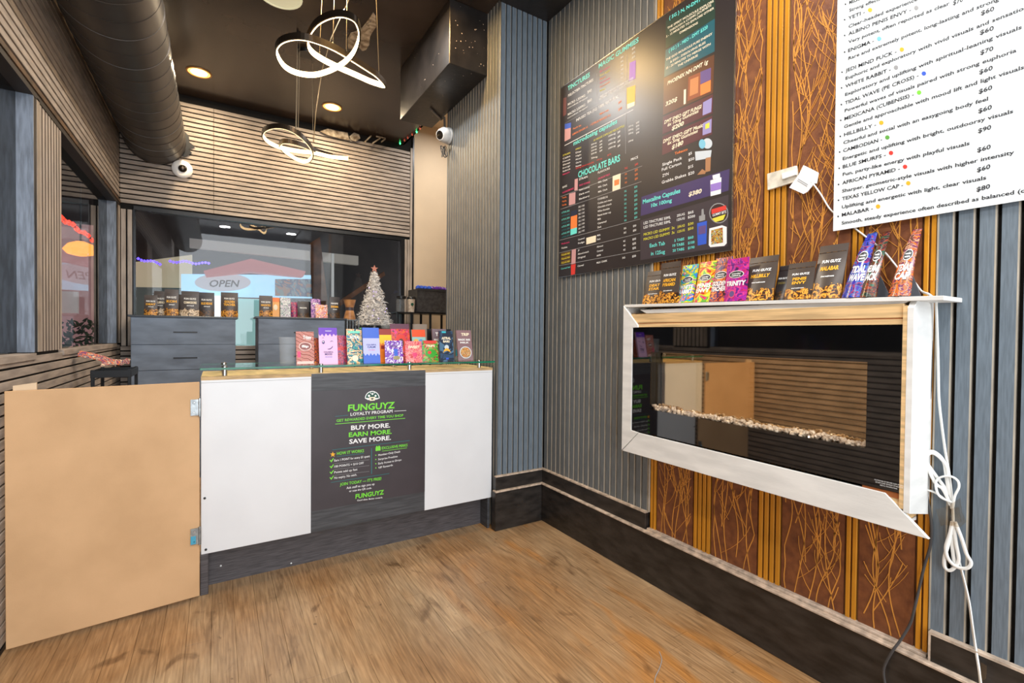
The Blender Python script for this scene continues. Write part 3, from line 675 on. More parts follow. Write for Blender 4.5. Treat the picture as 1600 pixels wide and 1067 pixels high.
# ------------------------------------------------------------------ packets
def pack(name, label, cat, group, base, right, up_h, w_, d_, m, arts=(), lean=.0, kind='pouch', curl=0, notch=True, topw=1.0):
    """base: middle of the foot; right: reading direction; arts in (u, v) of the front face"""
    right = Vector(right).normalized(); nrm = Vector((right.y, -right.x, 0)).normalized(); Z = Vector((0, 0, 1))
    h = up_h
    def F(u, v, side=1):
        tt = d_*(1-v)**.75*(1-.75*(2*u)**2) if kind == 'pouch' else d_
        if kind == 'pouch' and v > .9: tt = .0015
        k = 1+(topw-1)*v
        back = lean*(v+curl*v*v)
        return Vector(base)+right*(u*w_*k)+Z*(v*math.sqrt(max(h*h-lean*lean*.6, h*h*.4)))-nrm*back+nrm*(side*tt/2)
    t = thing(name, label, cat, Vector(base), group)
    mb = MB(); nu, nv = (6, 9) if kind == 'pouch' else (2, 2)
    if kind != 'pouch' and curl: nv = 6
    vs = []; fs = []
    for side in (1, -1):
        for j in range(nv+1):
            for i in range(nu+1): vs.append(F(i/nu-.5, j/nv, side))
    q = (nu+1)*(nv+1)
    for j in range(nv):
        for i in range(nu):
            a = j*(nu+1)+i; fs += [(a, a+1, a+nu+2, a+nu+1), (q+a, q+a+nu+1, q+a+nu+2, q+a+1)]
    for j in range(nv):
        for i in (0, nu):
            a = j*(nu+1)+i; b = a+nu+1; fs.append((a, b, q+b, q+a))
    for i in range(nu):
        for j in (0, nv):
            a = j*(nu+1)+i; fs.append((a, a+1, q+a+1, q+a))
    mb.add(vs, fs); mb.build('pack_body', m, t, smooth=(kind == 'pouch'))
    layers = {}
    def put(mm, v, f, off):
        layers.setdefault(mm.name, (mm, MB()))[1].add([F(x, y)+nrm*off for x, y in v], f)
    for a in arts:
        if a[0] == 't':
            _, st, u0, u1, v, cap, mm = a[:7]; sl = a[7] if len(a) > 7 else 0
            tv, tf = text_mesh(st, .04)
            if not tv: continue
            xa = min(x for x, y in tv); xb = max(x for x, y in tv); k = (u1-u0)/(xb-xa)
            put(mm, [(u0+(x-xa)*k+sl*y/.72*cap, v+y/.72*cap) for x, y in tv], tf, .0012)
        elif a[0] == 'q':
            _, u0, u1, v0, v1, mm = a
            g = [(u0+(u1-u0)*i/4, v0+(v1-v0)*j/3) for j in range(4) for i in range(5)]
            put(mm, g, [(j*5+i, j*5+i+1, j*5+i+6, j*5+i+5) for j in range(3) for i in range(4)], .0006)
        elif a[0] == 'e':
            _, u, v, ru, rv, mm = a[:6]; off = a[6] if len(a) > 6 else .0008
            g = [(u+ru*math.cos(2*PI*k/20), v+rv*math.sin(2*PI*k/20)) for k in range(20)]+[(u, v)]
            put(mm, g, [(k, (k+1) % 20, 20) for k in range(20)], off)
        elif a[0] == 'p':
            _, g, mm = a[:3]; put(mm, g, [tuple(range(len(g)))], a[3] if len(a) > 3 else .0009)
        elif a[0] == 'drip':      # scalloped upper (or lower) colour field
            _, v0, v1, amp, mm, ph = a
            n = 24; g = [(-.5+i/n, v1) for i in range(n+1)]+[(-.5+i/n, v0+amp*math.sin(i*1.25+ph)*(1+.4*math.sin(i*.7+ph))) for i in range(n, -1, -1)]
            fs_ = [(i, i+1, 2*n-i, 2*n+1-i) for i in range(n)]
            put(mm, g, fs_, .0007)
    for k, (mm, b) in layers.items(): b.build('printed_art', mm, t, kind='stuff' if sum(1 for a in arts if any(x is mm for x in a)) > 1 else None)
    if kind == 'pouch' and notch:
        z1 = MB(); z1.tube([F(-.47+.94*i/6, .86)+nrm*.0008 for i in range(7)], .0009, 4); z1.build('zip_line', m, t)
    return t
M_pb = swirl('black_pouch_mushroom', [(60, 36, 22), (40, 28, 22), (120, 70, 26), (214, 146, 46), (240, 178, 70), (150, 84, 30)], 34, 2.5, .35, mush=(74, 64, 58))
M_pbw = swirl('black_pouch_pale_mushroom', [(50, 40, 30), (120, 90, 60), (220, 196, 160), (236, 220, 196), (150, 110, 70)], 34, 2.5, .35, 2.0, mush=(66, 56, 50))
M_pbk = swirl('near_black_pouch', [(40, 30, 24), (30, 24, 20), (90, 60, 30), (110, 74, 36)], 30, 2, .35, 5.0, mush=(50, 44, 44))
BW = ('t', 'FUN GUYZ', -.30, .34, .66, .055, I_white, .1)
def black_arts(lines, small=True, vv=.52):
    a = [BW]
    for i, l in enumerate(lines): a.append(('t', l, -.32 if len(l) > 5 else -.26, .32 if len(l) > 5 else .26, vv-.105*i, .075, I_gold, .1))
    if small: a.append(('t', 'dried mushrooms', -.25, .22, vv-.105*len(lines)-.02, .03, I_white, .1))
    return a
SH0, SH1 = Vector((-.13, -1.03, 1.516)), Vector((-.13, -2.295, 1.481))
def shelf_z(y): return SH0.z+(SH1.z-SH0.z)*(y-SH0.y)/(SH1.y-SH0.y)
def mantel(label, x0, x1, ytop, m, arts, X=-.11, lean=.04, depth=.03, yb=466, kind='pouch', curl=0, yaw=0, topw=1.0, name='stand_up_pouch'):
    P0, P1 = at(x0, yb, X=X), at(x1, yb, X=X); c = (P0+P1)/2; c.z = shelf_z(c.y)+.0032
    w_ = abs(P0.y-P1.y)
    T = at((x0+x1)/2, ytop, X=X+lean); h = math.hypot(T.z-c.z, lean*.77)
    r = Vector((-math.sin(yaw), -math.cos(yaw), 0)) if yaw else Vector((0, -1, 0))
    return pack(name, label, 'packet', 'pouches on the fireplace shelf', c, r, h, w_/max(.5, math.cos(yaw)), depth, m, arts, lean, kind, curl, topw=topw)
mantel('black pouch reading DEAT STAR at the left end of the fireplace shelf', 1004, 1036, 424, M_pb, black_arts(['DEAT', 'STAR']), X=-.09)
mantel('black pouch reading AFRICAN PYRAMID on the fireplace shelf', 1030, 1060, 410, M_pb, black_arts(['AFRICAN', 'PYRAMID']), X=-.13, lean=.015)
oval = lambda v=.6: [('e', 0, v, .34, .085, I_white, .0006), ('e', 0, v, .31, .072, I_black, .0011), ('t', 'wonder', -.22, .22, v+.005, .03, I_white), ('t', 'nature', -.2, .2, v-.04, .03, I_white)]
def wild(l1, l2): return oval()+[('t', l1, -.42, .42, .36, .10, I_white, .15)]+([('t', l2, -.42, .42, .24, .10, I_white, .15)] if l2 else [])
mantel('multicoloured pouch reading WHITE RABBIT with blue and yellow swirls', 1058, 1082, 415, swirl('swirl_rabbit', [(30, 70, 180), (240, 200, 40), (90, 190, 90), (40, 120, 210), (230, 120, 60), (220, 230, 240)], 13, 2.5), wild('WHITE', 'RABBIT'), X=-.12, lean=.045)
mantel('red and orange swirl pouch reading PENIS ENVY on the shelf', 1084, 1109, 410, swirl('swirl_red', [(190, 40, 30), (240, 150, 40), (250, 210, 60), (100, 170, 60), (220, 60, 120), (200, 60, 30)], 13, 2.5, .3, 3), wild('PENIS', 'ENVY'), X=-.12, lean=.05)
mantel('dark orange and blue swirl pouch reading GOLDEN TEACHER', 1107, 1134, 404, swirl('swirl_golden', [(60, 30, 50), (200, 90, 50), (50, 40, 90), (150, 50, 60), (230, 130, 50), (40, 60, 130)], 12, 2.5, .3, 6), wild('GOLDEN', 'TEACHER'), X=-.12, lean=.055)
mantel('magenta pouch reading TRINITY with a purple spiral', 1132, 1166, 404, swirl('swirl_trinity', [(70, 30, 90), (190, 40, 110), (150, 40, 150), (210, 60, 140), (110, 40, 130)], 13, 2.5, .3, 9), oval(.62)+[('t', 'TRINITY', -.44, .44, .36, .11, I_white, .15), ('e', -.1, .17, .16, .1, I_pink), ('e', -.1, .17, .12, .07, I_purple, .0013)], X=-.13, lean=.02)
mantel('black pouch reading HILLBILLY in the middle of the shelf', 1162, 1207, 402, M_pb, black_arts(['HILLBILLY']), X=-.12, lean=.045, depth=.045)
mantel('small near-black pouch tucked between HILLBILLY and PENIS ENVY pouches', 1208, 1228, 416, M_pbk, [('t', 'FUN GUYZ', -.36, .4, .6, .05, I_white, .1), ('t', 'ENIGMA', -.3, .3, .46, .06, mat('ink_olive', (120, 104, 50), .5), .1)], X=-.10, lean=.05)
mantel('black pouch reading PENIS ENVY in yellow letters', 1226, 1268, 411, M_pb, black_arts(['PENIS', 'ENVY']), X=-.13, lean=.03)
mantel('tall black pouch reading MALABAR leaning back on the shelf', 1268, 1313, 384, M_pb, black_arts(['MALABAR']), X=-.13, lean=.06, depth=.04)
mantel('deep blue swirl pouch reading TIDAL WAVE, curling back at the top', 1316, 1350, 362, swirl('swirl_blue', [(24, 30, 90), (40, 60, 180), (70, 40, 140), (30, 100, 170), (150, 40, 90), (28, 34, 110)], 20, 3, .25, 12), wild('TIDAL', 'WAVE'), X=-.14, lean=.10, curl=.5, depth=.045, topw=.45)
mantel('dark green and brown swirl pouch reading JACK beside the blue one', 1342, 1369, 360, swirl('swirl_green', [(30, 40, 30), (30, 90, 70), (110, 60, 30), (60, 30, 40), (150, 60, 30), (24, 60, 50)], 20, 3, .25, 15), wild('MELMAC', 'JACK'), X=-.14, lean=.10, curl=.5, depth=.045, topw=.45)
mantel('brown and orange swirl pouch reading TEXAS CAP at the right end of the shelf', 1388, 1422, 358, swirl('swirl_texas', [(80, 40, 30), (150, 90, 60), (230, 110, 30), (110, 50, 80), (190, 140, 110), (90, 50, 40)], 16, 3, .25, 18), wild('TEXAS', 'CAP'), X=-.14, lean=.095, curl=.5, depth=.045, topw=.4)
for (x0, x1, xt, yt), lb in (((1366, 1392, 1374, 428), 'small grey triangular card behind the dark green pouch'), ((1418, 1440, 1426, 430), 'small grey triangular card behind the brown and orange pouch')):
    P0, P1, P2 = at(x0, 459, X=-.05), at(x1, 459, X=-.05), at(xt, yt, X=-.05); P0.z = shelf_z(P0.y)+.001; P1.z = shelf_z(P1.y)+.001
    tag(MB().prism([P0, P1, P2], (.004, 0, 0)).build('grey_triangle', mat('triangle_grey', (88, 92, 98), .6)), lb, 'piece')  # plain grey triangles standing between the pouches

def cpack(label, x0, x1, ytop, ybase, m, arts, Y=.2, lean=.03, depth=.015, kind='box', name='chocolate_bar_box', grp='packets on the glass counter shelf', z0=1.1642, cat='packet', yaw=0, curl=0):
    P0, P1 = at(x0, ybase, Y=Y), at(x1, ybase, Y=Y); c = (P0+P1)/2; c.z = z0
    T = at((x0+x1)/2, ytop, Y=Y+lean); h = math.hypot(T.z-z0, lean*.77)
    return pack(name, label, cat, grp, c, (math.cos(yaw), math.sin(yaw), 0), h, (P1-P0).length, depth, m, arts, lean, kind, curl)
def mp(n, c, r=.35): return mat('pack_'+n, c, r)
cpack('red-brown wavy striped box beside the clear plastic cup on the counter', 463, 491, 518, 568, swirl('stripe_redbrown', [(150, 66, 50), (226, 150, 130), (120, 50, 44), (236, 190, 176), (190, 96, 80)], 16, 6, .4, 1, stripes=True),
      [('e', 0, .55, .36, .13, mp('palepink', (236, 200, 190)), .0006), ('e', 0, .55, .31, .11, mp('brownred', (140, 70, 60)), .001), ('t', 'Trippy', -.12, .36, .78, .1, I_white, .1), ('t', 'flip', -.2, .2, .52, .07, I_white), ('q', -.46, .46, .02, .1, mp('palepink', (236, 200, 190))), ('q', -.44, -.26, .22, .40, I_pink)], Y=.14, lean=.03)
cpack('small dark orange and purple box between the striped and the lilac box', 491, 501, 528, 568, swirl('dark_orange', [(60, 40, 60), (220, 100, 40), (90, 50, 40), (230, 150, 70)], 30, 2), [], Y=.24, lean=.02)
cpack('lilac chocolate box with purple dripping top and winking face print', 499, 528, 512, 570, mp('lilac', (232, 186, 222)),
      [('drip', .80, 1.0, .035, mp('violet', (104, 44, 190)), 2.2), ('t', 'POLKADOT', -.14, .2, .90, .022, I_white), ('e', -.26, .60, .075, .05, mp('inkviolet', (70, 40, 120))), ('e', -.27, .615, .03, .018, I_white, .0013),
       ('p', [(.10, .60), (.14, .635), (.22, .645), (.30, .60), (.22, .628), (.15, .618)], mp('inkviolet', (70, 40, 120))), ('p', [(-.05, .42), (.06, .425), (.17, .455), (.22, .50), (.24, .47), (.18, .43), (.07, .40), (-.04, .405)], mp('inkviolet', (70, 40, 120))),
       ('p', [(-.34, .70), (-.27, .72), (-.2, .70), (-.27, .735)], mp('inkviolet', (70, 40, 120))), ('t', 'COLORFUL', -.26, .26, .315, .035, mp('inkviolet', (70, 40, 120))), ('t', 'MOOD', -.2, .2, .25, .05, mp('inkviolet', (70, 40, 120))), ('t', 'milk chocolate', -.2, .2, .19, .018, I_blue)], Y=.12, lean=.045)
cpack('red and purple cartoon print pouch behind the lilac box', 527, 545, 524, 569, swirl('red_purple', [(190, 30, 60), (60, 20, 60), (220, 60, 90), (90, 80, 90), (150, 40, 140), (230, 90, 60)], 24, 2.5, .35, 2), [('t', 'NERDY', -.4, .4, .48, .12, I_red, .1)], Y=.2, lean=.02, name='gummy_pouch', kind='pouch')
cpack('teal and orange galaxy print pouch at the left centre of the counter shelf', 543, 567, 514, 569, swirl('galaxy', [(20, 60, 80), (40, 160, 160), (30, 40, 80), (240, 220, 180), (230, 150, 70), (80, 200, 180), (60, 90, 150)], 20, 2.5, .3, 4), [('t', 'ASTRAL', -.3, .34, .72, .09, I_white), ('q', -.4, .4, .88, .94, mp('mint', (110, 220, 190))), ('e', 0, .15, .2, .09, I_cream)], Y=.14, lean=.04, kind='pouch', name='gummy_pouch')
cpack('green edged box just behind the blue box', 563, 577, 512, 567, mp('leafgreen', (86, 160, 60)), [('q', -.1, .5, .3, .6, mp('palegreen', (200, 214, 140)))], Y=.22, lean=.03)
cpack('blue chocolate box with pale dripping band reading CALM', 568, 594, 512, 568, mp('royalblue', (60, 104, 210)),
      [('drip', .24, .70, .03, mp('paleblue', (186, 190, 240)), 1.0), ('t', 'COLORFUL', -.3, .3, .50, .035, mp('navy', (40, 50, 130))), ('t', 'CALM', -.24, .24, .43, .05, mp('navy', (40, 50, 130))), ('t', 'chocolate', -.2, .2, .36, .02, I_pink)], Y=.13, lean=.045)
cpack('orange chocolate box with dark red top and yellow drip', 594, 613, 514, 568, mp('orange', (236, 130, 30)), [('q', -.5, .5, .80, 1, mp('darkred', (150, 40, 30))), ('drip', .56, .82, .03, mp('sun', (250, 200, 20)), 0.5), ('q', -.4, .2, .40, .50, mp('darkred', (150, 40, 30)))], Y=.2, lean=.04)
cpack('tall maroon and pink print pouch standing behind the counter packets', 613, 643, 506, 560, swirl('maroon_pink', [(80, 40, 60), (200, 40, 70), (230, 90, 50), (110, 60, 80), (230, 60, 130)], 16, 2.5, .35, 8), [('q', -.5, .5, .86, 1, mp('maroon', (92, 52, 72))), ('e', .02, .5, .3, .22, I_red), ('e', .02, .48, .14, .12, mp('brown', (96, 60, 44)), .0014)], Y=.30, lean=.06, kind='pouch', name='gummy_pouch')
cpack('white and purple splash print pouch at the front of the counter shelf', 602, 630, 532, 568, swirl('white_purple', [(240, 236, 246), (130, 60, 190), (110, 50, 170), (236, 230, 244), (150, 90, 200)], 16, 3, .35, 11), [('q', -.02, .2, .3, .62, mp('royalblue', (60, 104, 210))), ('t', 'fizzy', -.2, .2, .72, .08, I_purple, .1), ('e', .12, .22, .2, .09, mp('olive', (160, 150, 110)))], Y=.12, lean=.02, kind='pouch', name='gummy_pouch', depth=.02)
cpack('orange topped box with a blue and yellow bird print', 646, 667, 515, 560, mp('aqua', (150, 200, 196)), [('q', -.5, .5, .76, 1, mp('tomato', (226, 84, 40))), ('e', -.22, .60, .2, .10, mp('amber', (230, 180, 90))), ('e', .14, .56, .2, .13, mp('sky', (90, 150, 210)))], Y=.30, lean=.05)
cpack('red and pink sweets print pouch in the front row', 634, 660, 533, 567, swirl('red_pink', [(200, 50, 60), (230, 110, 110), (240, 160, 150), (210, 60, 90), (230, 120, 160)], 26, 2.5, .35, 14), [('t', 'SWEET', -.34, .34, .66, .12, I_cream, .1), ('e', .05, .36, .16, .10, I_pink)], Y=.12, lean=.02, kind='pouch', name='gummy_pouch', depth=.02)
cpack('green and red sour sweets pouch in the front row', 661, 685, 532, 567, swirl('green_red', [(50, 150, 50), (90, 190, 60), (30, 110, 50), (210, 70, 50), (120, 200, 90), (40, 130, 60)], 24, 2.5, .35, 17), [('q', -.4, .4, .84, 1, I_red), ('t', 'TRIPS', -.3, .3, .70, .10, I_cream, .1), ('e', 0, .4, .34, .2, mp('grass', (60, 160, 50))), ('e', -.08, .44, .12, .08, I_red, .0014)], Y=.12, lean=.02, kind='pouch', name='gummy_pouch', depth=.02)
cpack('plain black box at the back right of the counter shelf', 668, 704, 514, 556, M_black, [], Y=.36, lean=.01)
cpack('grey lilac chocolate box reading TRIP MAGIC BAR behind the dark blue box', 678, 700, 514, 562, mp('greylilac', (120, 104, 112)), [('t', 'TRIP', -.3, .34, .78, .11, I_white, .08), ('t', 'MAGIC BAR', -.42, .42, .62, .07, I_white, .08), ('t', 'MILK', -.2, .3, .50, .07, I_white, .08), ('e', .1, .25, .3, .13, mp('olive', (160, 150, 110)))], Y=.24, lean=.045)
cpack('dark blue chocolate box reading ASTRAL BARS near the right end', 688, 709, 517, 565, swirl('night_blue', [(26, 44, 66), (40, 70, 100), (20, 34, 56), (70, 110, 140)], 10, 1.5, .35, 20), [('t', 'ASTRAL', -.34, .34, .72, .08, I_cream), ('t', 'BARS', -.24, .24, .62, .07, I_cream), ('p', [(-.3, .26), (-.2, .38), (0, .44), (.2, .38), (.3, .26), (.2, .32), (0, .35), (-.2, .32)], I_gold), ('e', 0, .46, .16, .08, mp('pale', (200, 214, 220))), ('q', -.1, .1, .06, .12, I_blue), ('q', -.3, .0, .93, .99, mp('cyan', (50, 180, 200)))], Y=.13, lean=.035)
cpack('grey lilac chocolate box reading TRIP MAGIC BAR at the right end of the counter', 716, 739, 516, 560, mp('rosegrey', (138, 108, 112)), [('t', 'TRIP', -.2, .34, .82, .09, I_cream, .1), ('t', 'MAGIC BAR', -.42, .40, .66, .06, I_white, .08), ('t', 'MILK', -.3, .3, .57, .05, I_white, .08), ('e', .02, .27, .40, .20, mp('pale', (200, 214, 220)), .0006), ('e', .02, .27, .35, .17, swirl('cereal', [(200, 90, 40), (230, 170, 80), (120, 90, 60), (240, 210, 160), (180, 60, 40)], 60, 2), .001)], Y=.15, lean=.045)
tag(MB().prism([at(a, b, Y=.14) for a, b in ((715, 563), (740, 562), (738, 556), (716, 557))], (0, .05, 0)).build('display_stand', M_cup), 'small clear stand under the right-hand TRIP MAGIC BAR box', 'stand')
tag(MB().prism([at(a, b, Y=.20) for a, b in ((713, 546), (717, 546), (717, 556), (713, 556))], (0, .008, 0)).build('blue_tag', mp('cyan', (50, 180, 200))), 'tiny bright blue tag left of the right-end chocolate box', 'tag')
# clear cups
def cup(x0, x1, ytop, Y, z0, label, hh=None):
    P0, P1 = at(x0, ytop, Y=Y), at(x1, ytop, Y=Y); c = (P0+P1)/2; r = (P1-P0).length/2; h = P0.z-z0
    t = thing('plastic_cup', label, 'cup', (c.x, c.y, z0))
    MB().lathe([(r*.80, 0), (r*.82, .004), (r*.97, h), (r*.93, h), (r*.78, .008), (0.001, .008)], (c.x, c.y, z0), 28).build('cup_wall', M_cup, t, smooth=True)
    MB().lathe([(r*.97, h-.004), (r*1.04, h-.003), (r*1.04, h+.002), (r*.95, h+.002)], (c.x, c.y, z0), 28).build('rim', M_cup, t, smooth=True)
cup(435, 463, 527, .18, 1.1642, 'large clear plastic cup at the left of the counter packets')
# pouches on the chests
def chpack(label, x0, x1, ytop, m, arts, Y=2.5, z0=1.4905, lean=.02, kind='pouch', name='stand_up_pouch', grp='pouches on the left chest', depth=.03):
    return cpack(label, x0, x1, ytop, 490, m, arts, Y=Y, lean=lean, depth=depth, kind=kind, name=name, grp=grp, z0=z0)
def ba(l, c=I_gold): return [('t', 'FUN GUYZ', -.34, .34, .66, .07, I_white), ('t', l, -.36, .36, .50, .09, c), ('t', 'dried', -.2, .2, .40, .04, I_white)]
chpack('black pouch at the far left of the left chest', 225, 246, 461, M_pb, ba('DEAT'), Y=2.44)
chpack('black pouch with brown top, second from left on the left chest', 240, 260, 455, M_pbw, ba('ALBINO', I_cream), Y=2.55)
chpack('tall black pouch, third from left on the left chest', 257, 279, 452, M_pb, ba('KOH'), Y=2.45)
chpack('pale mushroom pouch mostly hidden behind its tall neighbour', 277, 287, 460, M_pbw, [], Y=2.6)
chpack('wide black pouch with pale mushrooms in the middle of the left chest', 283, 311, 455, M_pbw, ba('COMMODORE', I_cream), Y=2.44)
chpack('black pouch right of the wide one on the left chest', 311, 335, 457, M_pbk, ba('BLUE MEANIE'), Y=2.46)
chpack('black pouch with golden mushrooms at the right end of the left chest', 345, 372, 457, M_pb, [('t', 'FUN GUYZ', -.3, .3, .72, .06, I_white), ('t', 'GOLDEN', -.3, .3, .58, .09, I_gold), ('t', 'TEACHER', -.34, .34, .46, .09, I_gold)], Y=2.44, depth=.05)
R2 = 'packets on the right chest'; Z2 = 1.5035
chpack('black pouch at the left end of the right chest', 405, 426, 462, M_pb, ba('MAZATEC'), Y=2.44, z0=Z2, grp=R2)
chpack('orange and cream gummy box on the right chest', 424, 437, 465, mp('apricot', (240, 170, 80)), [('drip', .78, 1, .03, I_orange, 1), ('e', 0, .5, .25, .15, I_cream)], Y=2.5, z0=Z2, kind='box', grp=R2, name='chocolate_bar_box', depth=.015)
chpack('white patterned chocolate box reading ASTRAL BAR on the right chest', 438, 454, 465, swirl('astral_white', [(200, 200, 196), (90, 120, 120), (230, 230, 226), (150, 110, 150), (120, 150, 130)], 30, 2), [('t', 'ASTRAL', -.4, .4, .74, .1, I_white), ('t', 'BAR', -.22, .22, .62, .09, I_white)], Y=2.46, z0=Z2, kind='box', grp=R2, name='chocolate_bar_box', depth=.015)
chpack('small crimson and purple pouch on the right chest', 455, 467, 472, swirl('crimson', [(180, 30, 60), (70, 40, 110), (210, 70, 90), (60, 90, 90)], 26, 2), [], Y=2.52, z0=Z2, grp=R2, name='gummy_pouch')
chpack('small near-black pouch in the middle of the right chest', 465, 483, 471, M_pbk, [('t', 'FUN GUYZ', -.3, .3, .56, .08, I_white)], Y=2.46, z0=Z2, grp=R2)
chpack('purple pouch leaning behind the colourful one on the right chest', 486, 501, 467, swirl('purple_pack', [(70, 30, 110), (200, 150, 200), (120, 60, 160), (230, 180, 200)], 18, 2), [('t', 'SPICY', -.3, .3, .7, .1, I_white)], Y=2.55, z0=Z2, grp=R2, name='gummy_pouch')
chpack('yellow, red and purple confetti pouch on the right chest', 493, 512, 476, swirl('confetti', [(120, 40, 150), (240, 200, 50), (220, 60, 40), (240, 240, 240), (150, 60, 170), (240, 130, 60)], 36, 2), [('t', 'TRIP', .0, .4, .84, .09, I_white)], Y=2.45, z0=Z2, grp=R2, name='gummy_pouch')
chpack('black pouch at the right end of the right chest', 515, 531, 464, M_pbk, ba('ENIGMA'), Y=2.46, z0=Z2, grp=R2)
# packets on the cart
for i, (x0, y0, x1, y1, lb) in enumerate(((124, 556, 168, 577, 'long bright patterned packet hanging off the left of the black cart'), (150, 560, 186, 576, 'bright patterned packet lying in the middle of the black cart'), (170, 566, 196, 575, 'orange patterned packet lying at the right of the black cart'))):
    z = 1.112+.004*i
    a, b = Vector((-2.765+.10*i if i else -2.775, 1.12, 1.185 if i == 0 else z)), Vector((-2.60+.03*i, 1.20+.03*i, z))
    d = (b-a); s = Vector((.0, .035, .014)); a = a+Vector((0, 0, .024)); b = b+Vector((0, 0, .024)); mid = (a+b)/2+Vector((0, 0, .004)); d = b-a
    m = swirl('cart_pack%d' % i, [(110, 50, 110), (220, 120, 70), (50, 50, 110), (230, 200, 160), (120, 60, 90)], 16, 2.5, .3, i*3.0)
    mb = MB(); pr_ = [a, a+d*.25+Vector((0, 0, .004)), mid+Vector((0, 0, .005)), a+d*.75+Vector((0, 0, .004)), b]
    vs = [p-s for p in pr_]+[p+s for p in pr_]+[p-s-Vector((0, 0, .005)) for p in pr_]+[p+s-Vector((0, 0, .005)) for p in pr_]
    fs = []
    for k in range(4): fs += [(k, k+1, 6+k, 5+k), (10+k, 15+k, 16+k, 11+k), (k, 10+k, 11+k, k+1), (5+k, 6+k, 16+k, 15+k)]
    fs += [(0, 5, 15, 10), (4, 14, 19, 9)]
    mb.add(vs, fs); tag(mb.build('foil_packet', m), lb, 'packet', 'packets on the black cart')
# ------------------------------------------------------------------ right of the chests: racks, tinsel tree, basket
tr = thing('wire_rack', 'low chrome wire rack between the right chest and the tinsel tree', 'rack', (-.72, 2.55, 0))
for X in (-.856, -.735):
    for Y in (2.42, 2.68): MB().tube([(X, Y, 0), (X, Y, 1.50)], .006, 6).build('leg', M_steel, tr)
for Z in (1.49, .95, .4):
    m_ = MB()
    for Y in (2.42, 2.55, 2.68): m_.tube([(-.858, Y, Z), (-.733, Y, Z)], .004, 5)
    for k in range(5): m_.tube([(-.858+.125*k/4, 2.42, Z), (-.858+.125*k/4, 2.68, Z)], .0025, 4)
    m_.build('wire_shelf', M_steel, tr)
m_ = MB()
for k in range(3): m_.tube([(-.826+.03*k, 2.42, .95), (-.826+.03*k, 2.42, 1.49)], .0022, 4)
m_.build('front_wires', M_steel, tr)
hg = thing('hourglass_jar', 'tan hourglass-shaped jar on the wire rack left of the tinsel tree', 'jar', (-.812, 2.50, 1.495))
MB().lathe([(.062, 0), (.064, .01), (.042, .10), (.040, .12), (.062, .205), (.066, .215)], (-.812, 2.50, 1.495), 20).build('jar_body', mat('tan_ceramic', (206, 150, 96), .4, rgb2=(150, 100, 64), vscale=14), hg, smooth=True)
MB().lathe([(.0435, .085), (.0415, .11), (.0435, .132)], (-.812, 2.50, 1.495), 20).build('dark_band', mat('jar_band', (70, 60, 66), .4), hg, smooth=True)
lt = thing('low_stand', 'black stand under the tinsel tree', 'stand', (-.50, 2.55, 0))
MB().box(-.72, -.35, 2.17, 2.74, 1.375, 1.395).build('stand_top', M_blackm, lt)
for X in (-.71, -.37):
    for Y in (2.18, 2.72): MB().box(X, X+.012, Y, Y+.012, 0, 1.375).build('leg', M_blackm, lt)
xt = thing('tinsel_tree', 'white tinsel christmas tree with a copper star on top', 'tree', (-.545, 2.5, 1.396))
MB().tube([(-.545, 2.5, 1.40), (-.545, 2.5, 2.04)], .012, 8).build('trunk', M_cam, xt)
for k in range(3):
    a = 2*PI*k/3; MB().tube([(-.545, 2.5, 1.45), (-.545+.09*math.cos(a), 2.5+.09*math.sin(a), 1.40)], .007, 6).build('foot', M_black, xt)
rnd = random.Random(5); tm = MB()
for tier in range(19):
    z = 1.45+.031*tier; R = .20*(1-tier/20.5)+.010; nb = max(9, int(26*(1-tier/21)))
    for k in range(nb):
        a = 2*PI*(k+rnd.random()*.6)/nb; L = R*rnd.uniform(.80, 1.08); dx, dy = math.cos(a), math.sin(a)
        for j in range(30):
            f = (j+.5)/30; c = Vector((-.545+dx*L*f, 2.5+dy*L*f, z-.03*f*f+.03*f+rnd.uniform(-.012, .012)))
            v = Vector((rnd.uniform(-1, 1), rnd.uniform(-1, 1), rnd.uniform(-1, 1))).normalized()*rnd.uniform(.018, .034)
            s_ = v.orthogonal().normalized()*.0032; tm.add([c-s_, c+s_, c+v], [(0, 1, 2)])
o = tm.build('tinsel', mat('silver_tinsel', (250, 244, 240), .4, 0, var=.15, vscale=30), xt); o['kind'] = 'stuff'
c = Vector((-.545, 2.5, 2.07)); st = [(c.x+(.042 if k % 2 == 0 else .018)*math.sin(k*PI/5), 2.497, c.z+(.042 if k % 2 == 0 else .018)*math.cos(k*PI/5)) for k in range(10)]
MB().prism(st, (0, .010, 0)).build('star', mat('copper_star', (222, 150, 130), .3, .4), xt)
for k in range(10):
    a = rnd.uniform(PI, 2*PI); z = rnd.uniform(1.47, 1.9); R = .19*(1-(z-1.45)/.62)
    MB().lathe([(.001, -.006), (.006, 0), (.001, .006)], (-.545+R*math.cos(a), 2.5+R*math.sin(a), z), 6).build('tree_light', emis('tree_light', (190, 170, 255), .9), xt)
cup(594, 615, 500, 2.23, 1.396, 'clear plastic cup beside the foot of the tinsel tree')
rk = thing('shelf_rack', 'black metal shelf rack carrying the fabric basket, right of the tree', 'rack', (.02, 2.5, 0))
Z = 1.592
for X in (-.33, -.17, .06, .33):
    for Y in (2.36, 2.66): MB().box(X, X+.022, Y, Y+.022, 0, Z).build('leg', M_blackm, rk)
MB().box(-.335, .36, 2.35, 2.69, Z-.012, Z).build('shelf_top', M_black, rk); MB().box(-.335, .36, 2.35, 2.69, 1.1, 1.112).build('lower_shelf', M_black, rk)
tag(MB().box(-.27, -.19, 2.42, 2.6, 1.113, 1.42).build('box', mat('card_tan', (226, 170, 100), .7)), 'orange tan carton on the lower rack shelf, left', 'carton')
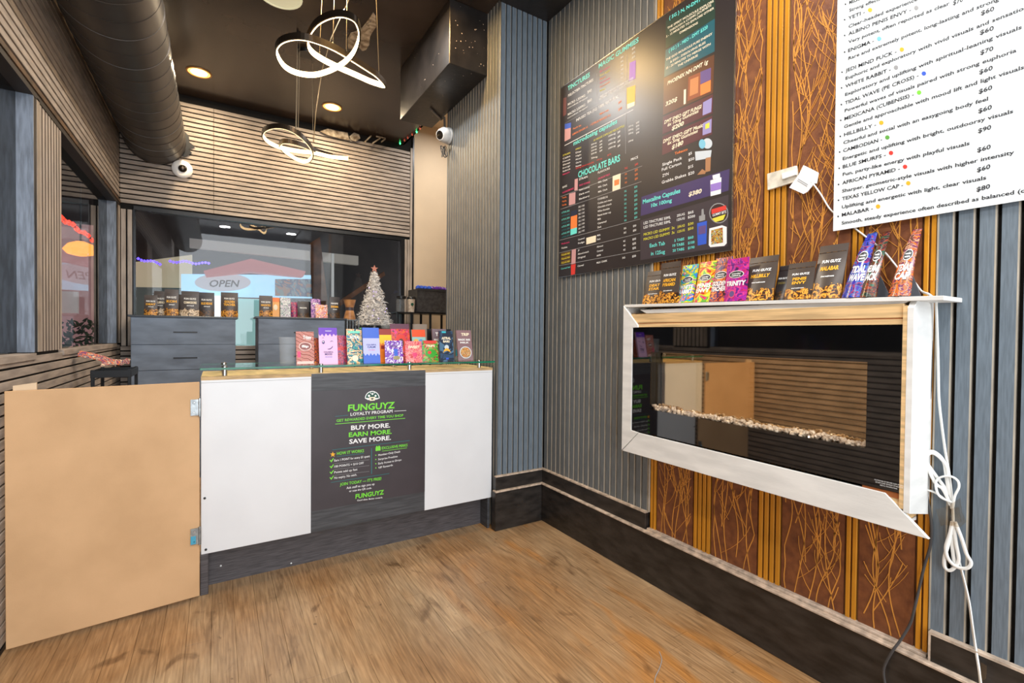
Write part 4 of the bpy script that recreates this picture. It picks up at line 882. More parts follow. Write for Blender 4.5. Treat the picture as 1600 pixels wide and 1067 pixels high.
tag(MB().box(-.13, .05, 2.42, 2.6, 1.113, 1.46).build('box', mat('card_white', (214, 206, 200), .7)), 'off-white carton on the lower rack shelf, middle', 'carton')
bk = thing('fabric_basket', 'dark grey fabric basket full of blue and purple things on the rack', 'basket', (.12, 2.5, Z))
b_ = MB(); b_.box(-.095, .34, 2.36, 2.366, Z, 1.865).box(-.095, .34, 2.654, 2.66, Z, 1.865).box(-.095, -.089, 2.366, 2.654, Z, 1.865).box(.334, .34, 2.366, 2.654, Z, 1.865).box(-.095, .34, 2.36, 2.66, Z, Z+.006)
b_.build('basket_wall', mat('charcoal_fabric', (62, 60, 60), .9, var=.2, vscale=30), bk); MB().box(-.098, .343, 2.355, 2.36, 1.845, 1.87).build('rim_band', mat('charcoal_fabric2', (48, 46, 46), .9), bk)
rnd = random.Random(9)
for k in range(9):
    X = -.05+.045*k; col = ('blue_foil', (44, 84, 190)) if k < 4 else ('purple_foil', (92, 44, 150))
    b_ = MB(); cx, cy, cz = X, 2.42+rnd.uniform(0, .05), 1.882; r = .036
    b_.lathe([(.004, -.03), (r*.9, -.02), (r, .0), (r*.7, .022), (.006, .032)], (cx, cy, cz), 7, axis=(rnd.uniform(-.5, .5), rnd.uniform(-.3, .3), 1))
    tag(b_.build('wrapped_sweet', mat(col[0], col[1], .35)), ('blue' if k < 4 else 'purple')+' wrapped item in the fabric basket, '+('leftmost', 'second from left', 'third from left', 'rightmost', 'leftmost', 'second from left', 'in the middle', 'second from right', 'rightmost')[k]+' of its colour', 'packet', ('blue' if k < 4 else 'purple')+' items in the basket')
j = thing('glass_jar', 'clear jar with a black lid on the rack beside the tree', 'jar', (-.235, 2.42, Z))
MB().lathe([(.050, 0), (.055, .008), (.055, .135), (.045, .15)], (-.265, 2.42, Z+.0008), 20).build('jar_body', M_cup, j, smooth=True)
MB().lathe([(.057, .15), (.057, .178), (.05, .182)], (-.265, 2.42, Z+.0008), 20).build('lid', M_black, j, smooth=True)
j = thing('paper_cup', 'white printed paper cup with a black lid on the rack', 'cup', (-.155, 2.40, Z))
MB().lathe([(.034, 0), (.045, .15)], (-.150, 2.40, Z+.0008), 20).build('cup_body', mat('cup_print', (222, 212, 196), .5, rgb2=(180, 160, 140), vscale=50), j, smooth=True)
MB().lathe([(.048, .15), (.048, .165), (.04, .178)], (-.150, 2.40, Z+.0008), 20).build('lid', M_black, j, smooth=True)
MB().lathe([(.017, 0), (.017, .002)], (-.155, 2.356, Z+.09), 14, axis=(0, -1, .05)).build('round_logo', I_dgreen, j)

# ------------------------------------------------------------------ electric fireplace in its broken timber box
FX = -.16
fp = thing('fireplace_box', 'white boxed wall fireplace surround with bare pine where trim is missing', 'fireplace surround', (-.08, -1.6, .7))
MB().box(FX+.012, .0, -2.205, -2.190, .80, 1.452).build('end_block', M_pine, fp)
side = MB(); P = [(FX, -2.222, .795), (FX, -2.222, 1.452), (FX, -2.206, 1.458), (FX, -2.206, .81)]
MB().prism([(FX-.003, -2.2245, .79), (.0, -2.2245, .758), (.0, -2.2245, 1.470), (FX+.02, -2.2245, 1.470), (FX-.003, -2.2245, 1.448)], (0, .018, 0)).build('side_board', M_whitew, fp, bevel=.001)
MB().box(FX-.002, FX+.014, -2.2065, -2.195, .80, 1.455).build('pine_strip', M_pine, fp)
MB().box(FX+.004, FX+.04, -2.195, -1.00, 1.394, 1.412).build('pine_batten', M_pine, fp, bevel=.001)
MB().box(FX+.004, FX+.05, -2.195, -.985, 1.416, 1.462).build('pine_rail', M_pine, fp, bevel=.002)
MB().box(FX+.006, FX+.03, -2.19, -1.0, 1.412, 1.416).build('pine_gap', mat('dark_pine', (150, 84, 36), .7), fp)
MB().box(FX+.004, FX+.05, -2.195, -2.09, .775, .842).build('pine_rail', M_pine, fp)
MB().box(FX+.002, FX+.01, -2.195, -2.09, .828, .846).build('pine_gap', MATS['dark_pine'], fp)
MB().box(FX+.03, .0, -2.19, -.985, .74, .80).build('pine_rail', M_pine, fp)
MB().box(FX+.05, .0, -2.19, -.985, 1.40, 1.47).build('pine_rail', M_pine, fp)
MB().box(FX+.03, .0, -1.0, -.975, .76, 1.47).build('end_block', M_pine, fp)
yz = lambda y, z: Vector((FX-.004, y, z))
MB().prism([yz(-.957, .726), yz(-.957, 1.512), yz(-1.062, 1.405), yz(-1.062, 1.393), yz(-1.025, 1.392), yz(-1.025, .846), yz(-1.075, .842)], (.014, 0, 0)).build('left_board', M_whitew, fp, bevel=.0012)
MB().prism([yz(-.962, .724), yz(-1.077, .841), yz(-2.157, .838), yz(-2.274, .727)], (.014, 0, 0)).build('bottom_board', M_whitew, fp, bevel=.0012)
MB().box(FX+.01, .0, -.975, -.960, .73, 1.50).build('side_board', M_whitew, fp)
MB().box(FX+.012, .0, -2.19, -.975, .728, .742).build('under_board', M_whitew, fp)
# lower mitred strip under the shelf
MB().prism([Vector((FX+.012, -1.06, 1.486)), Vector((FX+.012, -1.105, 1.466)), Vector((FX+.012, -2.165, 1.452)), Vector((FX+.012, -2.205, 1.470)), Vector((FX+.012, -2.21, 1.476))], (.03, 0, 0)).build('lower_strip', M_whitew, fp, bevel=.001)
sh = MB(); sh.prism([(FX, -.96, 1.5035), (FX, -.96, 1.5175), (FX, -2.295, 1.481), (FX, -2.295, 1.467)], (-FX, 0, 0))
sh = sh.build('mantel_shelf', M_whitew, bevel=.001); tag(sh, 'long white mantel shelf on the fireplace box holding the pouches, sloping slightly', 'shelf')
# the black glass heater
fh = thing('wall_heater', 'black glass electric fireplace with a row of clear crystals in the window', 'fireplace', (-.10, -1.6, .845))
Y0, Y1, G0, G1 = -2.196, -1.028, .848, 1.3915; I0, I1, J0, J1 = -2.099, -1.150, .9735, 1.2675
fr_ = MB().box(FX-.001, FX+.006, Y0, I0, G0, G1).box(FX-.001, FX+.006, I1, Y1, G0, G1).box(FX-.001, FX+.006, I0, I1, G0, J0).box(FX-.001, FX+.006, I0, I1, J1, G1)
fr_.build('glass_front', M_fire, fh)
MB().box(FX-.0008, FX+.001, I0, I1, J0, J1).build('window_pane', glass('smoked_pane', (.94, .92, .89), 1.5, 0, .0), fh)
MB().box(FX+.045, FX+.05, I0-.01, I1+.01, J0-.02, J1+.02).build('back_mirror', M_mirror, fh)
MB().box(FX+.006, FX+.045, I0-.01, I1+.01, J0-.014, J0-.006).box(FX+.006, FX+.045, I0-.01, I1+.01, J1+.004, J1+.01).box(FX+.006, FX+.045, I0-.01, I0-.006, J0, J1).box(FX+.006, FX+.045, I1+.006, I1+.01, J0, J1).build('tray', M_black, fh)
rnd = random.Random(2); cr = MB()
ico = [Vector((math.cos(a), math.sin(a), z)) for z, n, o_ in ((.5, 5, 0), (-.5, 5, .6)) for a in [2*PI*k/n+o_ for k in range(n)]]+[Vector((0, 0, 1)), Vector((0, 0, -1))]
icf = [(10, k, (k+1) % 5) for k in range(5)]+[(11, 5+(k+1) % 5, 5+k) for k in range(5)]+[(k, 5+k, (k+1) % 5) for k in range(5)]+[((k+1) % 5, 5+k, 5+(k+1) % 5) for k in range(5)]
for k in range(420):
    y = rnd.uniform(I0, I1); r = rnd.uniform(.005, .010); f = .55+.45*math.sin(y*9)**2
    c = Vector((FX+rnd.uniform(.012, .038), y, J0-.006+r*.8+rnd.uniform(0, .020)*f)); M = Matrix.Rotation(rnd.uniform(0, 6), 3, Vector((rnd.random(), rnd.random(), rnd.random()+.1)))
    cr.add([c+(M @ v)*r*rnd.uniform(.8, 1.2) for v in ico], icf)
o = cr.build('crystals', mat('crystal', (240, 216, 196), .15, 0, var=.25, vscale=50, spec=1), fh); o['kind'] = 'stuff'
S = Sign(fh, 'X', FX-.001)
for i, (x0, x1) in enumerate(((1366, 1413), (1368, 1411), (1375, 1402))): S.text(('CAUTION RISK OF FIRE KEEP CLEAR OF GRILLE', 'DO NOT COVER THE FRONT OF THE HEATER', 'READ ALL THE INSTRUCTIONS')[i], (x0, 750+i*3.4+(x0-1366)*.2), (x1, 750+i*3.4+(x1-1366)*.22), 2.0, I_white, .0)
S.finish()

# ------------------------------------------------------------------ dark menu board
mb_ = MB().prism([at(*p, X=-.004) for p in ((879.7, 137), (1155.0, -53), (1146.6, 392), (874.4, 434.4))], (0, 0, 0)) if False else None
BX = -.010; TZ = 3.062
mn = tag(MB().box(BX, -.001, -1.487, -.180, 1.753, TZ).build('menu_board', mat('menu_board_print', (50, 44, 44), .34, var=.08, vscale=2)), 'dark glossy menu board with cyan headings on the grey slatted wall', 'menu board')
MB().box(BX-.001, -.0, -1.4915, -1.487, 1.750, TZ).box(BX-.001, 0, -1.487, -.180, TZ, TZ+.004).box(BX-.001, 0, -1.487, -.18, 1.7495, 1.753).build('edge_trim', M_metal, mn)
S = Sign(mn, 'X', BX)
def qa(x, y): return (860+x/5.333, 40+y/5.333)
def qb(x, y): return (860+x/4.85, 220+y/4.85)
def A_(st, x0, y0, x1, y1, cap, m=I_white, b=.02, **k): S.text(st, qa(x0, y0), qa(x1, y1), cap/5.333, m, b, **k)
def B_(st, x0, y0, x1, y1, cap, m=I_white, b=.02, **k): S.text(st, qb(x0, y0), qb(x1, y1), cap/4.85, m, b, **k)
A_('TINCTURES', 145, 543, 328, 424, 36, I_cyan, .05); A_('PSILOCYBIN TINCTURES', 148, 596, 358, 460, 22)
for y0, t_ in ((0, 'MICRO 1,500MG'), (84, 'MACRO 3,500MG')):
    A_(t_, 145, 668+y0, 290, 590+y0*.93, 20); A_('microdose dropper', 143, 694+y0, 312, 600+y0*.93, 12); A_('$60' if y0 else '$40', 308, 566+y0*.95, 344, 548+y0*.93, 24)
A_('MAGIC GUMMIES', 402, 358, 735, 134, 38, I_cyan, .05)
for i, (st, m) in enumerate((('Blue raspberry', I_pink), ('Sour apple', I_yellow), ('Peach', I_orange), ('Pink lemonade', I_pink), ('Sour peach', I_orange), ('Mango', I_yellow))):
    A_(st, 412, 392+i*32, 412+84*(1 if i != 2 and i != 5 else .55), 392+i*32-46*(1 if i != 2 and i != 5 else .55), 15, m, .01)
    A_('$40', 586, 276+i*34, 608, 264+i*34, 15)
for i in range(3): A_('$35', 680, 205+i*36, 706, 188+i*36, 15)
A_('HIGHLY RECOMMENDED BEGINNERS START HERE', 414, 600, 690, 440, 13); A_('NUMBER ONE FOR MICRODOSING', 406, 622, 690, 462, 13)
A_('INFUSED TEA (5G) 100% NATURAL', 215, 800, 568, 598, 22)
A_('Peach tea', 188, 868, 256, 835, 15, I_orange); A_('Mint tea', 412, 746, 485, 708, 17, I_orange); A_('$40', 566, 655, 592, 638, 20, I_orange); A_('$40', 566, 712, 596, 692, 20, I_orange)
A_('LEMON ZINGER 5G', 184, 915, 312, 850, 15, I_orange); A_('/ CITRUS BREEZE 5G', 330, 838, 502, 752, 17, I_orange)
def la(x0, y0, x1, y1, wv, m, q=qa):
    S.poly([q(x0, y0-wv), q(x1, y1-wv), q(x1, y1+wv), q(x0, y0+wv)], m)
la(118, 1000, 690, 700, 2.5, I_white); la(120, 815, 640, 520, 1, I_grey)
S.poly([qa(386, 400), qa(389, 398), qa(389, 640), qa(386, 642)], I_grey); S.poly([qa(637, 240), qa(640, 238), qa(628, 1067), qa(625, 1067)], I_grey)
A_('microdosing capsules', 192, 1000, 556, 812, 36, I_cyan, .04); A_('30 VEGGIE CAPSULES PER BOTTLE', 360, 965, 616, 842, 16, I_yellow)
for i in range(4):
    A_('50mg', 340, 1000+i*26, 385, 978+i*26, 12); A_('$40', 410, 975+i*26, 432, 964+i*26, 13); A_('100mg', 484, 930+i*34, 542, 902+i*34, 14); A_('$80', 560, 900+i*38, 582, 886+i*38, 15)
    A_('200mg', 650, 850+i*30, 690, 832+i*30, 13) if i < 3 else A_('250mg', 648, 975, 690, 955, 13); A_('$90', 714, 820+i*28, 740, 808+i*28, 14)
for i, (st, m) in enumerate((('STRAIN', I_yellow), ('Calm', I_white), ('Focus', I_white), ('Sleep', I_white), ('Energy', I_white), ('Balance', I_white))):
    B_(st, 94, 118+i*24, 94+56, 104+i*24-8, 12, m); B_(('EFFECT', 'Day', 'Night', 'Mood', 'Clarity', 'Repeat')[i], 192, 70+i*26, 192+42, 56+i*26, 11, (I_yellow if i == 0 else I_white))
B_('Psilocybin', 94, 262, 146, 240, 12, I_pink)
B_('500mg blend capsules', 192, 216, 330, 165, 13, I_red); B_('50mg', 310, 138, 356, 124, 12); B_('sold out', 350, 152, 392, 138, 12, I_red); B_('$75', 432, 116, 460, 106, 12, I_red)
B_('CHOCOLATE BARS', 210, 280, 528, 152, 46, I_cyan, .05)
B_('BARS', 92, 360, 126, 346, 15); B_('STRAIN', 218, 300, 282, 278, 16); B_('FLAVOURS', 360, 250, 450, 214, 16); B_('PRICE', 610, 152, 664, 130, 18)
B_('MUSHROOM BARS', 92, 400, 176, 366, 13, I_pink); B_('EASY GOING', 220, 345, 300, 318, 13, I_pink); B_('CRUNCHY MILK', 360, 296, 452, 258, 14, I_pink); B_('3G', 562, 216, 584, 210, 14, I_red); B_('$40', 640, 190, 664, 180, 16, I_red)
for i in range(3):
    B_('Vanilla', 88, 438+i*28, 122, 430+i*28, 12, I_orange); B_(('Salted caramel', 'Dark mint', 'Blackberry')[i], 218, 380+i*34, 296, 354+i*34, 13)
    B_('Milk / Dark', 362, 322+i*36, 432, 300+i*36, 14); B_('3G', 564, 260+i*32, 580, 255+i*32, 13, I_orange); B_('$30', 640, 232+i*33, 662, 224+i*33, 16, I_orange)
la(76, 424, 695, 190, 1.6, I_grey, qb); la(76, 520, 690, 308, 1.6, I_grey, qb); la(70, 754, 680, 592, 1.6, I_grey, qb); la(66, 850, 680, 700, 1.6, I_grey, qb); la(66, 946, 680, 832, 1.6, I_grey, qb)
for i in range(8):
    B_('ASTRAL BAR', 84, 552+i*27, 146, 534+i*26.5, 13, I_teal if i % 2 else I_cyan, .01); B_('2G / 5G', 212, 508+i*27.5, 258, 494+i*27, 13)
    B_(('COOKIES 5G', 'Cookies and cream', 'Chocolate crunch', 'White chocolate', 'Peanut butter cup', 'Milk', 'Caramel', 'Dark')[i], 358, 450+i*30.5, 358+(76, 108, 104, 90, 100, 26, 66, 28)[i], 450+i*30.5-(76, 108, 104, 90, 100, 26, 66, 28)[i]*.26, 14)
    B_('5G', 560, 390+i*31.5, 576, 386+i*31.5, 14, I_cyan, .01); B_('$50', 636, 360+i*33, 658, 353+i*33, 16, I_cyan, .01)
B_('Mushroom', 84, 788, 144, 772, 13, I_pink); B_('Noble', 84, 820, 128, 810, 13)
for i in range(2): B_(('Caramel', 'Fudge')[i], 210, 755+i*28, 258, 742+i*28, 12); B_(('Milk', 'Dark')[i], 354, 724+i*30, 380, 718+i*30, 13); B_('5G', 556, 672+i*32, 574, 667+i*32, 14); B_('$50', 626, 654+i*34, 650, 648+i*34, 15)
for i in range(3):
    S.poly([qb(80, 868+i*30-14), qb(152, 850+i*30-14), qb(152, 850+i*30+8), qb(80, 868+i*30+8)], mat('ink_dark_gold', (120, 90, 30), .5), .0005)
    B_('Punch 4G', 86, 872+i*30, 146, 858+i*30, 12, I_yellow); B_(('Jr', 'Almond crunch', 'Original')[i], 208, 836+i*29, 208+(14, 82, 56)[i], 836+i*29-(3, 20, 13)[i], 13)
    B_(('Almond', 'Caramel', 'Milk')[i], 352, 810+i*34, 352+(46, 46, 32)[i], 800+i*34, 13); B_('4G', 552, 768+i*33, 568, 764+i*33, 14); B_('$35', 622, 754+i*34, 648, 748+i*34, 15)
B_('Cereal bar', 80, 976, 152, 960, 12, I_cyan); B_('Cereal', 206, 956, 252, 946, 13); B_('MILK / DARK', 350, 932, 430, 914, 14); B_('3G', 544, 894, 566, 890, 14); B_('$30', 620, 884, 648, 878, 16)
# coloured panels and listings in the right half
def panel(pts, m, q=qa): S.poly([q(*p) for p in pts], m, .0004)
panel([(962, -40), (1372, -330), (1372, -60), (962, 190)], mat('ink_panel_green', (46, 66, 56), .3))
panel([(960, 205), (1370, -60), (1368, 215), (948, 430)], mat('ink_panel_teal', (40, 92, 102), .3))
panel([(946, 440), (1366, 240), (1356, 560), (938, 745)], mat('ink_panel_brown', (98, 62, 46), .3))
panel([(938, 760), (1356, 570), (1352, 730), (934, 905)], mat('ink_panel_plum', (92, 50, 56), .3)); panel([(934, 925), (1350, 750), (1348, 905), (930, 1080)], MATS['ink_panel_plum'])
panel([(690, 425), (1358, 212), (1350, 376), (684, 570)], mat('ink_panel_violet', (74, 62, 104), .3), qb); panel([(682, 605), (1350, 408), (1342, 800), (682, 905)], mat('ink_panel_grey', (70, 62, 66), .3), qb)
def C_(st, x0, y0, x1, y1, cap, m=I_white, b=.02, **k): S.text(st, (1000+x0/4.444, y0/4.444), (1000+x1/4.444, y1/4.444), cap/4.444, m, b, **k)
C_('{ 5G } N, N-DMT $320', 202, 138, 500, -40, 24, I_cyan, .04)
for st, x0, y0, x1, y1 in (('THE SPIRIT MOLECULE EXPLORE', 190, 204, 512, 12), ('THROUGH A COSMIC JOURNEYS', 205, 224, 495, 42), ('5 - 15 MINUTES TO EXPLORE OTHER', 182, 262, 514, 62), ('DIMENSIONS', 275, 236, 402, 164)): C_(st, x0, y0, x1, y1, 15, I_cream, .03)
C_('{ 5G } 5 - MEO - DMT $320', 200, 366, 470, 196, 22, I_cyan, .04)
for st, x0, y0, x1, y1 in (('THE GOD MOLECULE PURE ENERGY', 180, 424, 502, 240), ('& EGO - DISSOLVING BLISS', 210, 438, 455, 300), ('15 - 20 MINUTES TO MERGE WITH', 182, 482, 490, 312), ('THE UNIVERSE', 262, 466, 402, 390)): C_(st, x0, y0, x1, y1, 15, I_cream, .03)
C_('PHOENIX NN DMT 1g', 190, 592, 470, 440, 26, I_cream, .05, slant=.2); C_('320$', 176, 738, 256, 700, 28, I_cream, .05, slant=.2)
C_('DMT 5MEO GIFT FUNGI', 168, 862, 424, 752, 24, I_cream, .05, slant=.2); C_('6x 10mg Gummies', 190, 880, 405, 780, 22, I_cream, .04, slant=.2); C_('$200', 220, 906, 302, 868, 28, I_cream, .06, slant=.2)
C_('DMT 5MEO GIFT Music', 160, 995, 436, 880, 24, I_cream, .05, slant=.2); C_('6x 5mg Gummies', 190, 1008, 400, 918, 22, I_cream, .04, slant=.2); C_('$180', 220, 1038, 298, 1002, 28, I_cream, .06, slant=.2)
B_('Tobacco', 942, 106, 1040, 72, 20, I_orange, .03); B_('Single Pack', 848, 192, 998, 138, 22); B_('$5', 1046, 112, 1072, 100, 20); B_('Full Carton', 844, 230, 992, 178, 22); B_('$50', 1046, 156, 1090, 142, 20)
B_('ZYN', 848, 276, 896, 258, 22); B_('$15', 1044, 212, 1082, 200, 22); B_('Grabba Shakes', 844, 326, 1028, 266, 22); B_('$20', 1044, 262, 1090, 248, 22)
B_('Mescaline Capsules', 700, 478, 984, 392, 32, I_cyan, .05); B_('10x 100mg', 764, 504, 920, 462, 28, I_cyan, .05); B_('$380', 1046, 422, 1144, 394, 32, I_cream, .06, slant=.2)
for i, (a, b, c_, m) in enumerate((('LSD TINCTURE 50ML', '25UG', '$65', I_white), ('LSD TINCTURE 50ML', '125UG', '$200', I_white), ('MICRO LSD GUMMY  3x', '25UG', '$30', I_yellow), ('MACRO LSD GUMMY  3x', '125UG', '$50', I_yellow))):
    d = (0, 32, 86, 122)[i]; B_(a, 706, 634+d, (912 if i < 2 else 942), (588 if i < 2 else 580)+d, 20, m); B_(b, 958 if i < 2 else 962, 576+d, 1018, 562+d, 18, m); B_(c_, 1042, 556+d, 1084+(12 if i == 1 else 0), 546+d, 19, m)
B_('Each Tab', 752, 808, 868, 788, 28, I_cyan, .03); B_('in 125ug', 762, 868, 868, 852, 28, I_cyan, .03)
for i in range(3): B_(('5 TABS', '10 TABS', '20 TABS')[i], 940-14*(i > 0), 766+i*38, 1014, 752+i*38, 20, I_cyan, .03); B_(('$60', '$100', '$190')[i], 1042, 746+i*38, 1084+8*(i > 0), 738+i*38, 20, I_cyan, .03)
# printed product pictures
def pic(pts, m, q=qb, off=.0008): S.poly([q(*p) for p in pts], m, off)
pic([(636, 520), (708, 496), (704, 660), (638, 690)], I_gold, qa); pic([(640, 655), (702, 632), (700, 666), (640, 694)], I_cream, qa, .0012)
pic([(660, 310), (712, 288), (708, 440), (656, 462)], mat('ink_lilac', (170, 120, 200), .5), qa); pic([(120, 820), (172, 808), (168, 940), (118, 966)], mat('ink_salmon', (200, 150, 150), .5), qa)
pic([(120, 820), (172, 808), (172, 850), (120, 864)], I_blue, qa, .0012); pic([(108, 605), (134, 596), (132, 740), (106, 758)], mat('ink_wine', (110, 60, 60), .5), qa)
pic([(184, 292), (208, 284), (206, 372), (182, 378)], MATS['ink_salmon']); pic([(142, 402), (190, 388), (188, 476), (140, 490)], MATS['ink_salmon']); pic([(472, 268), (532, 246), (530, 362), (470, 384)], I_cream); pic([(484, 300), (522, 288), (520, 330), (484, 342)], I_orange, qb, .0012)
pic([(156, 535), (204, 522), (200, 700), (152, 716)], I_orange); pic([(156, 535), (204, 522), (203, 560), (155, 574)], mat('ink_navy', (30, 36, 60), .5), qb, .0012); pic([(153, 670), (201, 656), (200, 700), (152, 716)], I_cyan, qb, .0012)
pic([(272, 736), (346, 716), (344, 766), (272, 786)], I_cream); pic([(162, 826), (194, 818), (190, 928), (158, 936)], MATS['ink_salmon']); pic([(156, 940), (192, 932), (186, 1010), (156, 1018)], I_red)
pic([(1150, 430), (1340, 350), (1336, 550), (1142, 630)], mat('ink_sunset', (150, 80, 50), .5), qa); pic([(1250, 386), (1338, 350), (1336, 450), (1250, 490)], I_purple, qa, .0012); pic([(1250, 492), (1336, 452), (1335, 545), (1250, 584)], I_orange, qa, .0012); pic([(1165, 450), (1235, 422), (1230, 560), (1160, 590)], mat('ink_amber', (200, 130, 80), .5), qa, .0012)
pic([(1112, 535), (1130, 528), (1128, 650), (1110, 658)], I_cream, qa); pic([(1272, 640), (1346, 600), (1340, 720), (1268, 750)], mat('ink_lav', (150, 140, 190), .5), qa); pic([(1270, 815), (1344, 775), (1340, 890), (1268, 915)], MATS['ink_lav'], qa); pic([(1292, 822), (1326, 806), (1324, 850), (1290, 864)], I_yellow, qa, .0012)
S.disc(*qb(1190, 20), 7.6, 8.2, mat('ink_palegrey', (200, 208, 214), .4)); S.disc(*qb(1150, 24), 5.2, 7.4, mat('ink_ltblue', (120, 190, 214), .4), .0012)
pic([(1096, 82), (1222, 70), (1214, 130), (1100, 150)], MATS['ink_palegrey']); pic([(1176, 130), (1216, 122), (1212, 228), (1174, 238)], mat('ink_tan', (170, 120, 80), .5)); pic([(1112, 258), (1150, 214), (1180, 232), (1172, 250)], MATS['ink_tan'])
pic([(1228, 262), (1284, 246), (1286, 280), (1232, 292)], I_white); pic([(1212, 300), (1296, 276), (1292, 400), (1214, 420)], I_white); pic([(1214, 330), (1294, 310), (1292, 366), (1214, 386)], mat('ink_violet', (150, 120, 200), .5), qb, .0012)
pic([(1146, 520), (1160, 514), (1164, 560), (1144, 566)], I_grey); pic([(1126, 570), (1172, 558), (1172, 600), (1128, 612)], I_grey); pic([(1112, 625), (1186, 606), (1182, 780), (1116, 794)], I_blue); pic([(1122, 650), (1178, 638), (1176, 700), (1122, 712)], I_purple, qb, .0012)
S.disc(*qb(1276, 548), 15, 16, I_grey); S.disc(*qb(1276, 548), 13.5, 14.5, mat('ink_tin', (60, 40, 40), .4), .0012)
pic([(1220, 520), (1330, 488), (1334, 520), (1222, 556)], I_red, qb, .0016); pic([(1224, 590), (1328, 556), (1310, 598), (1250, 616)], I_yellow, qb, .0016); B_('GUMMY BITS', 1228, 574, 1332, 546, 20, I_white, .03, off=.002)
pic([(1204, 664), (1300, 640), (1336, 652), (1336, 776), (1318, 796), (1212, 806), (1200, 790)], I_white); pic([(1218, 678), (1306, 656), (1308, 770), (1218, 786)], swirl('tin_confetti', [(60, 70, 40), (180, 60, 50), (220, 190, 80), (40, 90, 50), (200, 200, 200)], 60, 2, .4), qb, .0013)
S.finish()
# ------------------------------------------------------------------ white price board
WX_ = -.012
wb = tag(MB().box(WX_, WX_+.004, -3.05, -1.918, 1.762, 3.02).build('price_board', mat('white_board_gloss', (236, 242, 243), .35)), 'large white price board with black serif text at upper right', 'price board')
S = Sign(wb, 'X', WX_)
def qd(x, y): return (1180+x/2.964, y/2.964)
def D_(st, x0, y0, x1, y1, cap=15, m=I_black, b=.034): S.text(st, qd(x0, y0), qd(x1, y1), cap/2.964, m, b, serif=True)
rows = [('MELMAC -', 434, 20, 520, -14, 1), ('Strong effects', 435, 55, 580, 0, 0), ('YETI -', 430, 92, 508, 62, 1), ('Clear-headed experience', 432, 130, 752, 2, 0), ('ALBINO PENIS ENVY -', 430, 165, 722, 52, 1), ('Very potent, often reported as clear', 430, 202, 900, 22, 0),
 ('ENIGMA -', 430, 242, 550, 195, 1), ('Rare and extremely potent, long-lasting and strong', 430, 278, 1130, 2, 0), ('JEDI MIND FUCK -', 418, 335, 655, 245, 1), ('Euphoric and exploratory with vivid visuals and sensations', 418, 370, 1285, 30, 0),
 ('WHITE RABBIT -', 416, 408, 628, 328, 1), ('Exploratory and uplifting with spiritual-leaning visuals', 416, 445, 1235, 132, 0), ('TIDAL WAVE (PE CROSS) -', 415, 485, 757, 356, 1), ('Powerful waves of visuals paired with strong euphoria', 413, 520, 1210, 240, 0),
 ('MEXICANA (CUBENSIS) -', 412, 558, 735, 444, 1), ('Gentle and approachable with mood lift and light visuals', 411, 594, 1245, 318, 0), ('HILLBILLY -', 410, 632, 560, 584, 1), ('Cheerful and social with an easygoing body feel', 408, 668, 1080, 464, 0),
 ('CAMBODIAN -', 407, 705, 588, 652, 1), ('Energetic and uplifting with bright, outdoorsy visuals', 405, 742, 1195, 522, 0), ('BLUE SMURFS -', 405, 780, 605, 724, 1), ('Fun, party-like energy with playful visuals', 404, 815, 993, 670, 0),
 ('AFRICAN PYRAMID -', 402, 855, 670, 788, 1), ('Sharper, geometric-style visuals with higher intensity', 402, 892, 1200, 712, 0), ('TEXAS YELLOW CAP -', 402, 928, 685, 864, 1), ('Uplifting and energetic with light, clear visuals', 400, 966, 1070, 830, 0),
 ('MALABAR -', 400, 1003, 545, 972, 1), ('Smooth, steady experience often described as balanced (calm)', 400, 1040, 1330, 876, 0)]
ems = [I_gold, I_gold, I_grey, mat('ink_ltblue', (120, 190, 214), .4), I_gold, I_grey, I_blue, I_green, I_gold, mat('ink_leaf', (90, 160, 60), .5), I_red, I_red, I_gold, I_gold]; k = 0
for st, x0, y0, x1, y1, hd in rows:
    D_(st, x0, y0, x1, y1, 16 if hd else 15)
    if hd:
        S.disc(*qd(x0-16, y0-1), 1.3, 1.3, I_black, n=10); S.disc(*qd(x1+24, y1-16), 3.6, 3.4, ems[k], n=10); k += 1
for st, x0, y0, x1, y1 in (('$70', 916, 24, 962, 6), ('$60', 1045, 72, 1107, 48), ('$60', 1040, 162, 1105, 138), ('$70', 1042, 255, 1103, 232), ('$60', 1037, 345, 1100, 322), ('$60', 1035, 435, 1098, 413), ('$60', 1033, 525, 1096, 504), ('$90', 1032, 617, 1093, 597), ('$60', 1028, 706, 1091, 688), ('$60', 1027, 798, 1089, 779), ('$80', 1025, 888, 1088, 871)):
    D_(st, x0, y0, x1, y1, 21)
S.finish({m.name: 'small_icon' for m in ems})
MB().box(WX_-.0006, WX_, -2.455, -2.452, 1.985, 2.0).build('scuff', M_black, wb)

